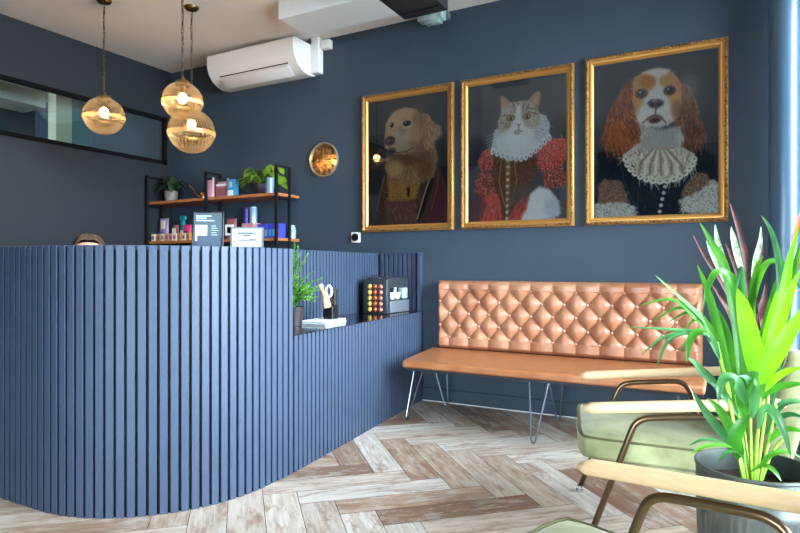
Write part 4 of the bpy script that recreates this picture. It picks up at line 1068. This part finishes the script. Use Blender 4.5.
# coffee machine
cm = thing('coffee_machine', 'dark grey coffee machine at the wall end of the low counter', 'coffee machine', (-2.31, 4.04, LZ))
X0, X1, Y0, Y1, Z0_, Z1_ = -2.415, -2.205, 3.895, 4.20, LZ+.001, LZ+.27
MB().rbox((X0,Y0,Z0_),(X1-.085,Y1,Z1_), .012).build('body', 'machine_grey', cm, smooth=True)
MB().rbox((X1-.085,Y0,Z0_),(X1,Y1,Z0_+.095), .01).build('drip_base', 'grey_plastic', cm, smooth=True)
MB().rbox((X1-.0852,Y0,Z0_+.19),(X1-.01,Y1,Z1_), .012).build('brew_head', 'machine_grey', cm, smooth=True)
b = MB(); b.box((X1-.075,Y0+.02,Z0_+.095),(X1-.005,Y1-.02,Z0_+.101)); b.build('drip_grille', 'chrome', cm)
MB().tube([(X1-.045,Y0+.15,Z0_+.19),(X1-.045,Y0+.15,Z0_+.155)], .012, 14).build('spout', 'chrome', cm, smooth=True)
MB().tube([(X1-.045,Y0+.09,Z0_+.2),(X1-.02,Y0+.09,Z0_+.175),(X1-.01,Y0+.09,Z0_+.14)], .006, 10).build('steam_wand', 'chrome', cm, smooth='full')
MB().tube(bez([(X0+.03,Y0+.03,Z1_-.004),(X0+.03,Y0+.035,Z1_+.012),(X1-.05,Y0+.035,Z1_+.012),(X1-.05,Y0+.03,Z1_-.004)], 5), .003, 6).build('cup_rail', 'steel', cm, smooth='full')
MB().rbox((X1-.06,Y1-.09,Z0_+.102),(X1-.004,Y1-.02,Z0_+.188), .008).build('water_tank', 'frost_clear', cm, smooth=True)
cr = thing('capsule_rack', 'black rack with gold and copper coffee capsules in columns beside the coffee machine', 'capsule rack', (-2.31, 3.87, LZ))
MB().rbox((X0,Y0-.05,Z0_),(X1,Y0-.002,Z1_-.01), .006).build('rack_body', 'machine_grey', cr, smooth=True)
for i, mm in enumerate(('gold_caps','copper_caps','rose_caps')):
    for j in range(5):
        MB().lathe([(0,.016),(.011,.014),(.017,.005),(.0195,0),(0,0)], (X0+.06+i*.046, Y0-.05, Z0_+.03+j*.043), 18, Mw).build('capsule', mm, cr, smooth=True)
for k, yy in enumerate((Y0+.09, Y0+.17)):
    c = thing('coffee_cup', ('white cup under the coffee spout, nearer the capsule rack' if k == 0 else 'white cup under the coffee spout, nearer the back wall'), 'cup', (X1-.04, yy, Z0_+.1025))
    zz = Z0_+.1025
    lathe_obj('cup_body', [(0,zz),(.018,zz),(.026,zz+.02),(.03,zz+.05),(.0275,zz+.05),(.023,zz+.02),(0,zz+.005)], 'white_plastic', (X1-.04,yy,0), 24, c)

# ================================================================== RECEPTIONIST
def skin(name, verts, edges, rad, m, parent=None, sub=2, root=0):
    me = bpy.data.meshes.new(name); me.from_pydata(verts, edges, []); me.materials.append(MATS[m])
    o = bpy.data.objects.new(name, me); COL.objects.link(o)
    bm = bmesh.new(); bm.from_mesh(me); L_ = bm.verts.layers.skin.verify(); bm.verts.ensure_lookup_table()
    for v, r_ in zip(bm.verts, rad):
        v[L_].radius = (r_, r_) if not isinstance(r_, tuple) else r_
    bm.verts[root][L_].use_root = True; bm.to_mesh(me); bm.free()
    md = o.modifiers.new('skin', 'SKIN'); md.use_smooth_shade = True; md.branch_smoothing = .6
    s_ = o.modifiers.new('sub', 'SUBSURF'); s_.levels = sub; s_.render_levels = sub
    if parent: o.parent = parent
    return o
per = thing('person', 'seated person behind the tall desk, only forehead and brown hair showing', 'person', (-3.175, 2.142, 0), rz=.95)
per['_o'] = (0.,0.,0.)
V = []; E_ = []; Rr = []
def av(p, r_, prev=None):
    V.append(p); Rr.append(r_)
    if prev is not None: E_.append((prev, len(V)-1))
    return len(V)-1
pel = av((0,.03,.52), (.15,.11)); s1 = av((0,.02,.62), (.13,.095), pel); s2 = av((0,-.01,.76), (.155,.10), s1); s3 = av((0,-.05,.87), (.13,.085), s2)
nk = av((0,-.075,.945), .048, s3); h0 = av((0,-.105,1.0), .062, nk); h1 = av((0,-.12,1.07), .078, h0); h2 = av((0,-.115,1.145), (.100,.112), h1); h3 = av((0,-.11,1.198), (.086,.096), h2)
av((0,-.215,1.075), .013, h1)      # nose
for sx in (-1,1):
    av((sx*.083,-.105,1.09), .012, h1)
    sh_ = av((sx*.165,-.04,.855), .055, s3); el = av((sx*.235,-.13,.66+.0), .042, sh_); wr = av((sx*.17,-.36,.765), .026, el); pm = av((sx*.155,-.43,.768), (.032,.016), wr)
    for k in range(4):
        f0 = av((sx*(.13+k*.017),-.48,.772), .0095, pm); f1_ = av((sx*(.128+k*.018),-.51-.006*(1 if k in (1,2) else 0),.768), .0085, f0); av((sx*(.127+k*.018),-.53-.01*(1 if k in (1,2) else 0),.757), .0075, f1_)
    th0 = av((sx*.118,-.42,.768), .011, pm); av((sx*.10,-.455,.762), .0095, th0)
    hp = av((sx*.09,-.02,.51), .085, pel); kn = av((sx*.11,-.42,.50), .062, hp); an = av((sx*.12,-.40,.11), .04, kn); av((sx*.12,-.52,.055), (.04,.03), an)
skin('body', V, E_, Rr, 'skin', per)
# clothing following the same joints
def sub_skin(name, idx, m, grow):
    mp = {i: k for k, i in enumerate(idx)}
    ee = [(mp[a], mp[b_]) for a, b_ in E_ if a in mp and b_ in mp]
    rr_ = [tuple(x+grow for x in (Rr[i] if isinstance(Rr[i], tuple) else (Rr[i],)*2)) for i in idx]
    return skin(name, [V[i] for i in idx], ee, rr_, m, per)
arms = [i for i in range(len(V)) if i >= 10 and V[i][2] > .6 and abs(V[i][0]) > .16 and V[i][1] > -.37 and Rr[i] != .012]
sub_skin('jumper', [pel, s1, s2, s3]+arms, 'shirt', .014)
legs = [i for i in range(len(V)) if V[i][2] < .53 and i != pel and not isinstance(Rr[i], tuple)]
sub_skin('trousers', [pel]+legs, 'trousers', .014)
shoes = [i for i in range(len(V)) if V[i][2] < .08]
for i in shoes:
    x = V[i][0]; MB().rbox((x-.05,-.60,0.002),(x+.05,-.34,.10), .035, 4).build('shoe', 'black_plastic', per, smooth=True)
# hair cap
hb = MB(); n1, n2 = 28, 16; rows = []
for j in range(n2+1):
    ph = j/n2*PI*.62; row = []
    for i in range(n1+1):
        a = 2*PI*i/n1
        front = max(0, -math.sin(a))
        lim = ph*(1-.6*front**1.5)
        wob = 1+.03*math.sin(a*9+j)+.02*math.sin(a*17)
        x = .088*math.sin(lim)*math.cos(a)*wob; y = (.103-.012*front)*math.sin(lim)*math.sin(a)*wob; z = .098*math.cos(lim)+.012*math.sin(a*5)*math.sin(lim)
        row.append((x, -.105+y, 1.142+z))
    rows.append(row)
hb.sheet(rows).build('hair', 'hair', per, smooth='full', solid=.004)
for sx in (-1,1): MB().ball((sx*.032,-.198,1.105), .012, 10, (1,.6,.7)).build('eye', 'white_plastic', per, smooth='full')
MB().tube(bez([(-.025,-.186,1.03),(0,-.196,1.026),(.025,-.186,1.03)], 4), .005, 6).build('mouth', 'rose_brown', per, smooth='full')
oc_ = thing('office_chair', 'dark office chair under the seated person behind the desk', 'chair', (-3.205, 2.167, 0), rz=.95); oc_['_o'] = (0.,0.,0.)
MB().rbox((-.22,-.24,.36),(.22,.2,.41), .02).build('seat', 'black_plastic', oc_, smooth=True)
MB().rbox((-.2,.22,.5),(.2,.25,.9), .012).build('backrest', 'black_plastic', oc_, smooth=True)
MB().box((-.03,.19,.37),(.03,.215,.6)).build('back_bar', 'black_metal', oc_)
MB().tube([(0,0,.06),(0,0,.36)], .025, 12).build('column', 'chrome', oc_, smooth=True)
for k in range(5):
    a = 2*PI*k/5+.3; p = (math.cos(a)*.26, math.sin(a)*.26)
    lg = MB().tube([(0,0,.085),(p[0],p[1],.06)], [.022,.014], 8).build('leg', 'black_metal', oc_, smooth=True)
    MB().ball((p[0],p[1],.027), .027, 10).build('castor', 'black_plastic', lg, smooth='full')

# ================================================================== ARMCHAIRS
def armchair(name, label):
    """faces -x; origin on the floor under the middle of the seat front"""
    t = thing(name, label, 'armchair', (0,0,0)); t['_o'] = (0.,0.,0.)
    W = .30
    M = Matrix.Rotation(.05, 4, 'Y')
    # seat cushion: slightly crowned box with piping
    def cushion(x0, x1, y0, y1, z0, z1, crown, M):
        b = MB(); n = 16; top, bot = [], []
        for j in range(n+1):
            v = j/n; r1, r2 = [], []
            for i in range(n+1):
                u = i/n; e = (1-abs(2*u-1)**6)*(1-abs(2*v-1)**6)
                x, y = x0+(x1-x0)*u, y0+(y1-y0)*v; xc, yc = (x0+x1)/2, (y0+y1)/2; x, y = xc+(x-xc)*(1-.05*abs(2*v-1)**7), yc+(y-yc)*(1-.05*abs(2*u-1)**7)
                r1.append(M @ Vector((x, y, z1+crown*e*(1-.3*((2*u-1)**2+(2*v-1)**2)))))
                r2.append(M @ Vector((x, y, z0)))
            top.append(r1); bot.append(r2)
        b.sheet(top); b.sheet(bot)
        for s_ in (0, n):
            b.sheet([[r[s_] for r in top], [r[s_] for r in bot]]); b.sheet([top[s_], bot[s_]])
        return b
    seat = cushion(-.08, .57, -W+.015, W-.015, .345, .425, .034, M).build('seat_cushion', 'velvet', t, smooth=True, bevel=.012)
    MB().rbox((-.03,-W+.03,.305),(.57,W-.03,.344), .012, M=M).build('seat_base', 'velvet', t, smooth=True)
    zp = .424
    RP = []
    for (u0, v0, u1, v1) in ((0,0,1,0),(1,0,1,1),(1,1,0,1),(0,1,0,0)):
        for k in range(16):
            u, v = u0+(u1-u0)*k/16, v0+(v1-v0)*k/16; hx, hy = .325, W-.015
            RP.append(M @ Vector((.245+(2*u-1)*hx*(1-.05*abs(2*v-1)**7), (2*v-1)*hy*(1-.05*abs(2*u-1)**7), zp)))
    MB().tube(RP, .0042, 8, closed=True).build('piping', 'piping', seat, smooth='full')
    # backrest leaning back
    Mb = Matrix.Translation((.525,0,.40)) @ Matrix.Rotation(.27, 4, 'Y')
    bk_ = MB().rbox((0,-W+.02,-.06),(.125,W-.02,.39), .04, 4, M=Mb).build('backrest', 'velvet', t, smooth=True)
    MB().tube([Mb @ Vector(p) for p in ((.0,-W+.03,-.03),(.0,-W+.03,.37),(.0,-W+.07,.395),(.0,W-.07,.395),(.0,W-.03,.37),(.0,W-.03,-.03))], .004, 8).build('piping', 'piping', bk_, smooth='full')
    for s_ in (-1, 1):
        y = s_*(W+.035)
        a = MB(); n = 24; prof = []
        A0, A1 = Vector((-.045, y, .545)), Vector((.60, y, .60)); pts = [A0.lerp(A1, i/n) for i in range(n+1)]
        b = MB(); rings = []
        for i, p in enumerate(pts):
            u = i/n; e = min(1, (min(u, 1-u)+.004)/.02)**.5; k_ = .72+.28*e if 0 < u < 1 else .5
            hw, hh = .027*k_, .0195*k_
            rings.append([b.bm.verts.new(p+Vector((0, math.copysign(abs(math.cos(q_))**.75, math.cos(q_))*hw, math.copysign(abs(math.sin(q_))**.75, math.sin(q_))*hh))) for q_ in [2*PI*k/16 for k in range(16)]])
        for R1, R2 in zip(rings, rings[1:]):
            for k in range(16): b.bm.faces.new((R1[k], R1[(k+1) % 16], R2[(k+1) % 16], R2[k]))
        b.bm.faces.new(rings[0][::-1]); b.bm.faces.new(rings[-1])
        b.build('armrest', 'light_wood', t, smooth='full')
        P = [(-.05,y,.006),(.115,y,.465),(.132,y,.500),(.162,y,.520),(.21,y,.528),(.34,y,.539),(.38,y,.539),(.412,y,.524),(.432,y,.49),(.56,y,.006)]
        fr = MB().tube(P[:1]+bez(P[1:5], 4)+bez(P[5:9], 4)+P[9:], .0115, 12).build('side_frame', 'bronze', t, smooth='full')
        for x in (-.05, .56): MB().lathe([(0,.0005),(.016,.0005),(.016,.012),(.0125,.014),(.0125,.03),(0,.03)], (x+(.004 if x < 0 else -.003), y, 0), 16).build('foot_glide', 'chrome', fr, smooth=True)
    for x, z in ((.10,.33),(.46,.32)):
        MB().tube([(x+(-.045 if x < .2 else .02),-W-.035,z-.03),(x+(-.045 if x < .2 else .02),W+.035,z-.03)], .009, 10).build('cross_bar', 'bronze', t, smooth='full')
    return t
ch1 = armchair('armchair', 'green velvet armchair with wooden arms, farther one beside the bench')
ch1.location = (-.49, 2.57, 0); ch1.rotation_euler = (0,0,math.radians(13))
ch2 = copy_tree(ch1); ch2['label'] = 'green velvet armchair with wooden arms, nearest one at bottom edge'
ch2.location = (-.395, 1.255, 0); ch2.rotation_euler = (0,0,math.radians(-18))
for c in (ch1, ch2): c['group'] = 'green velvet armchairs'

# ================================================================== PLANTS AT THE RIGHT
pc = Vector((.065, 1.96, 0)); PR, PZ = .148, .50
pl = thing('potted_palm', 'large leafy green plant in a round metal pot between the armchairs', 'plant', (pc.x, pc.y, 0))
def fl_(a, z): return 1+(.012*math.cos(a*44) if z < PZ-.11 and z > .02 else 0)
lathe_obj('pot', [(PR*.86,.001)]+[(PR*(.86+.12*k/10), .01+(PZ-.12)*k/10) for k in range(11)]+[(PR*1.0,PZ-.10),(PR*.985,PZ-.09),(PR*.99,PZ-.008),(PR*1.015,PZ-.004),(PR*1.015,PZ+.003),(PR*.975,PZ+.003),(PR*.96,PZ-.07),(0,PZ-.07)], 'zinc', (pc.x,pc.y,0), 176, pl, fn=fl_)
b = MB(); rows = []
for j in range(9):
    rows.append([(pc.x+PR*.95*j/8*math.cos(a), pc.y+PR*.95*j/8*math.sin(a), PZ-.062+.006*random.random()) for a in [2*PI*k/24 for k in range(25)]])
b.sheet(rows).build('soil', 'soil', pl, smooth='full')
def g3(path):   # path of (px, py, depth offset from the pot)
    return [at(x, y, 1.70+dd) for x, y, dd in path]
LV = {'leaf_lime': MB(), 'leaf_green': MB(), 'leaf_deep': MB()}
ST = MB()
def L(m, path, w, fold=.3, twist=0, up=None):
    # width in metres; leaf blade turned towards the light/room
    leaf_ribbon(LV[m], g3(path), w, fold, twist=twist, up=up or (-.75,-.95,.55))
base = (752, 470)
# tall upright blades
L('leaf_green', [(742,400,.0),(737,330,.02),(726,270,.04),(712,243,.05),(699,221,.06)], .013, up=(-.3,-1,.3))
L('leaf_green', [(748,420,-.02),(742,330,-.04),(735,285,-.05),(718,272,-.06),(708,288,-.07),(703,310,-.07)], .013, up=(-.3,-1,.6))
L('leaf_deep', [(752,400,-.03),(744,330,-.05),(743,285,-.06),(741,268,-.07),(735,297,-.08)], .012)
L('leaf_green', [(740,430,.03),(729,380,.04),(719,330,.05),(708,290,.06),(697,264,.06)], .017)
L('leaf_green', [(745,440,.05),(738,380,.08),(727,330,.10),(715,305,.1)], .013)
L('leaf_lime', [(760,395,-.06),(757,370,-.07),(750,335,-.08),(743,305,-.08),(737,288,-.08)], .026, fold=.15, up=(-.3,-1,.1))
L('leaf_green', [(762,420,.03),(757,370,.06),(752,310,.08),(757,270,.10),(763,255,.1)], .014)
L('leaf_green', [(745,350,.06),(752,305,.08),(764,268,.09),(778,262,.09),(790,272,.08),(801,290,.07)], .013)
L('leaf_deep', [(767,430,.0),(778,370,-.02),(782,310,-.03),(779,260,-.03),(771,230,-.03),(761,215,-.02)], .011, up=(-.6,-1,0))
L('leaf_lime', [(762,400,-.03),(772,350,-.05),(783,300,-.06),(790,260,-.06),(799,225,-.06)], .014, up=(-.3,-1,0))
L('leaf_green', [(765,410,.05),(778,350,.08),(790,300,.1),(797,260,.12),(806,225,.14)], .013)
L('leaf_lime', [(760,385,-.09),(770,365,-.11),(782,345,-.13),(796,322,-.14),(812,298,-.15)], .022, fold=.12, up=(-.3,-1,.3))
L('leaf_lime', [(761,395,-.05),(775,335,-.07),(787,300,-.08),(800,270,-.1)], .018, fold=.15, up=(-.4,-1,.2))
L('leaf_lime', [(762,393,-.06),(775,380,-.09),(788,372,-.12),(803,367,-.14)], .013, up=(-.2,-.8,.8))
L('leaf_green', [(762,397,-.04),(778,388,-.06),(792,385,-.08),(808,383,-.1)], .012, up=(-.2,-.8,.8))
L('leaf_lime', [(758,385,-.03),(768,340,-.02),(778,300,.0),(784,275,.02)], .016, fold=.2, up=(-.4,-1,.2))
L('leaf_green', [(757,360,.1),(765,330,.12),(775,290,.13),(779,275,.13)], .012)
# mid-height arching and drooping
L('leaf_deep', [(746,405,-.05),(738,385,-.07),(728,377,-.09),(721,386,-.1),(718,403,-.1)], .016, up=(-.3,-.9,.7))
L('leaf_deep', [(742,420,.0),(728,400,.0),(716,385,.0),(703,370,.0),(691,361,.0)], .011, up=(-.3,-.9,.7))
L('leaf_green', [(745,420,-.03),(743,395,-.05),(752,378,-.07),(760,384,-.08),(763,402,-.08)], .019, up=(-.2,-.9,.7))
L('leaf_deep', [(752,420,-.05),(755,395,-.06),(748,380,-.07),(739,376,-.07)], .014, up=(-.2,-.9,.7))
L('leaf_deep', [(758,430,-.08),(764,410,-.11),(774,413,-.14),(784,432,-.16),(791,458,-.17)], .013, up=(-.2,-.9,.7))
L('leaf_deep', [(765,435,.02),(778,420,.0),(792,415,-.02),(808,420,-.04)], .012, up=(0,-.6,1))
L('leaf_green', [(765,445,.0),(780,432,-.02),(795,430,-.04),(812,436,-.06)], .012, up=(0,-.6,1))
L('leaf_deep', [(766,425,.05),(782,405,.05),(798,402,.05),(812,408,.05)], .012, up=(0,-.6,1))
L('leaf_green', [(745,455,-.06),(728,447,-.10),(708,446,-.13),(690,454,-.15)], .009, up=(0,-.5,1))
L('leaf_deep', [(740,460,-.04),(722,444,-.08),(704,440,-.1),(688,446,-.11)], .008, up=(0,-.5,1))
L('leaf_deep', [(742,458,.0),(728,440,.0),(712,420,.0),(700,403,.0),(692,390,.0)], .012, up=(-.3,-.9,.4))
L('leaf_green', [(744,455,-.03),(733,432,-.03),(720,410,-.03),(707,398,-.03)], .014, up=(-.3,-.9,.4))
L('leaf_green', [(738,460,-.06),(735,440,-.07),(742,424,-.08),(750,414,-.08)], .019, fold=.2, up=(-.3,-1,.4))
L('leaf_deep', [(745,470,-.06),(740,455,-.08),(728,452,-.1),(718,462,-.11)], .010, up=(0,-.6,1))
L('leaf_green', [(750,472,-.1),(764,466,-.13),(775,472,-.15),(782,482,-.16)], .008, up=(0,-.6,1))
L('leaf_green', [(757,470,-.02),(772,455,-.03),(788,452,-.03),(804,460,-.03)], .009, up=(0,-.6,1))
# left arching fronds, leaflets from two nodes
for tip, mid in (((655,275,.0),(688,305,.0)), ((637,306,.0),(672,300,.0)), ((650,323,.02),(680,308,.01)), ((667,323,.04),(690,312,.02)), ((684,330,.0),(698,318,0))):
    L('leaf_green', [(716,342,.0),((716+mid[0])/2+2,(342+mid[1])/2-3,.0), mid, tip], .0085, up=(-.2,-.8,.8))
for tip, mid in (((624,327,-.04),(670,330,-.02)), ((640,356,-.05),(668,336,-.03)), ((656,368,-.07),(672,338,-.05)), ((678,352,0),(694,336,0))):
    L('leaf_deep', [(721,362,-.0),(708,336,-.01), mid, tip], .0085, up=(-.2,-.8,.8))
L('leaf_green', [(708,332,-.02),(698,332,-.04),(690,342,-.05),(687,363,-.06)], .013, up=(-.3,-.9,.6))
L('leaf_deep', [(724,392,.0),(708,378,-.02),(696,364,-.03),(686,357,-.04)], .010, up=(-.3,-.9,.6))
for P in ([(738,468),(732,420),(724,375),(717,342)], [(742,470),(734,425),(728,385),(720,360)], [(745,472),(741,430),(736,395)], [(750,474),(750,430),(747,390)], [(754,474),(758,430),(760,392)],
          [(757,474),(763,430),(768,395)], [(760,472),(770,435),(776,405)], [(748,470),(744,430),(738,390)], [(752,476),(756,440),(763,405)], [(744,474),(738,450),(735,440)], [(762,474),(772,452),(784,438)], [(750,470),(748,350),(738,320)]):
    pp_ = [(x, y, (-.05 if i == 0 else 0)) for i, (x, y) in enumerate(P)]
    P3 = g3(pp_); P3[0] = Vector((pc.x+(P3[0].x-pc.x)*.6, pc.y+(P3[0].y-pc.y)*.5, PZ-.06))
    ST.tube(bez(P3, 5), .0042, 6)
for k, v in LV.items(): v.build('leaves', k, pl, smooth='full')
ST.build('stems', 'stem_green', pl, smooth='full')

# stromanthe-like plant behind
sc_ = Vector((.17, 3.45, 0))
sp2 = thing('potted_maroon_plant', 'taller plant with dark maroon and pale striped leaves behind the palm', 'plant', (sc_.x, sc_.y, 0))
lathe_obj('pot', [(0,.001),(.10,.001),(.13,.26),(.135,.28),(.12,.28),(.115,.25),(0,.25)], 'dark_pot', (sc_.x,sc_.y,0), 32, sp2)
def g4(path): return [at(x, y, 3.05+dd) for x, y, dd in path]
Lm, Lp, Lo, S2 = MB(), MB(), MB(), MB()
for P, w in (([(748,300,0),(746,262,0),(738,228,.03),(729,200,.05)], .016), ([(735,310,0),(722,282,0),(706,258,0),(692,233,.02)], .014), ([(742,300,.05),(738,275,.05),(731,255,.05),(725,243,.05)], .015),
             ([(757,305,.02),(756,280,.02),(761,258,.02),(763,243,.02)], .014), ([(733,325,0),(727,308,0),(718,293,0),(711,284,0)], .013), ([(742,330,-.03),(735,315,-.03),(722,300,-.03),(716,290,-.03)], .013),
             ([(754,330,0),(760,312,0),(764,298,0),(765,284,0)], .018), ([(730,290,.1),(722,270,.1),(716,262,.1)], .016), ([(745,290,.1),(740,262,.1),(741,245,.1)], .016), ([(760,345,.0),(762,330,0),(763,310,0)], .015)):
    leaf_ribbon(Lm, g4(P), w, .3, up=(.4,-1,.2))
for P, w in (([(745,285,-.02),(737,255,-.02),(733,238,-.02),(731,226,-.02)], .017), ([(728,280,.02),(722,258,.02),(717,240,.02),(715,224,.02)], .016), ([(752,290,-.02),(755,262,-.02),(760,242,-.02),(761,226,-.02)], .014), ([(735,300,-.03),(722,275,-.03),(712,255,-.03),(706,240,-.03)], .012)):
    leaf_ribbon(Lp, g4(P), w, .3, up=(.4,-1,.2))
for P, w in (([(790,260,.0),(795,232,0),(803,212,0),(812,205,0)], .016), ([(785,300,.0),(797,262,0),(810,240,0)], .016), ([(770,320,.0),(785,296,0),(799,290,0)], .014)):
    leaf_ribbon(Lo, g4(P), w, .3, up=(.4,-1,.2))
for P in ([(755,480,0),(748,300,0)], [(754,480,0),(735,315,0)], [(758,480,0),(757,305,0)], [(757,480,0),(745,285,0)], [(760,480,0),(775,380,0),(790,262,0)], [(762,480,0),(772,400,0),(785,300,0)], [(756,480,0),(730,290,.1)]):
    P3 = g4(P); P3[0] = Vector((sc_.x+random.uniform(-.04,.04), sc_.y+random.uniform(-.04,.04), .25)); S2.tube(bez(P3, 5), .004, 6)
Lm.build('maroon_leaves', 'leaf_maroon', sp2, smooth='full'); Lp.build('pale_leaves', 'leaf_pale', sp2, smooth='full'); Lo.build('orange_leaves', 'leaf_orange', sp2, smooth='full'); S2.build('stems', 'leaf_maroon', sp2, smooth='full')

# ================================================================== LIGHT
w = bpy.data.worlds.new('World'); SC.world = w; w.use_nodes = True
bgn = w.node_tree.nodes['Background']; bgn.inputs[0].default_value = (.76,.88,1.0,1); bgn.inputs[1].default_value = 42.0
def portal(loc, rot, sx, sy):
    l = bpy.data.lights.new('window_portal', 'AREA'); l.shape = 'RECTANGLE'; l.size = sx; l.size_y = sy; l.cycles.is_portal = True
    o = bpy.data.objects.new('window_portal', l); COL.objects.link(o); o.location = loc; o.rotation_euler = rot
portal((RX+.11, (WR0+4.22)/2, 1.53), (0, PI/2, 0), 2.6, 3.6)
portal(((-1.7+RX-.15)/2, FY-.11, 1.08), (PI/2, 0, 0), 2.3, 1.5)
# added fill light for the room beyond the slot window
l = bpy.data.lights.new('next_room_fill', 'AREA'); l.size = .8; l.energy = 34; l.color = (.95,1,.95)
o = bpy.data.objects.new('next_room_fill', l); COL.objects.link(o); o.location = (LX-1.3, 3.2, H-.05)
vs = SC.view_settings; vs.view_transform = 'Standard'; vs.look = 'None'; vs.gamma = 1; vs.use_curve_mapping = False; vs.exposure = 0.0
SC.cycles.max_bounces = 8; SC.cycles.diffuse_bounces = 5; SC.cycles.glossy_bounces = 4; SC.cycles.transparent_max_bounces = 16
SC.cycles.sample_clamp_indirect = 6; SC.cycles.caustics_reflective = False; SC.cycles.caustics_refractive = False
SC.cycles.use_denoising = True
for o in bpy.data.objects:
    if '_o' in o: del o['_o']
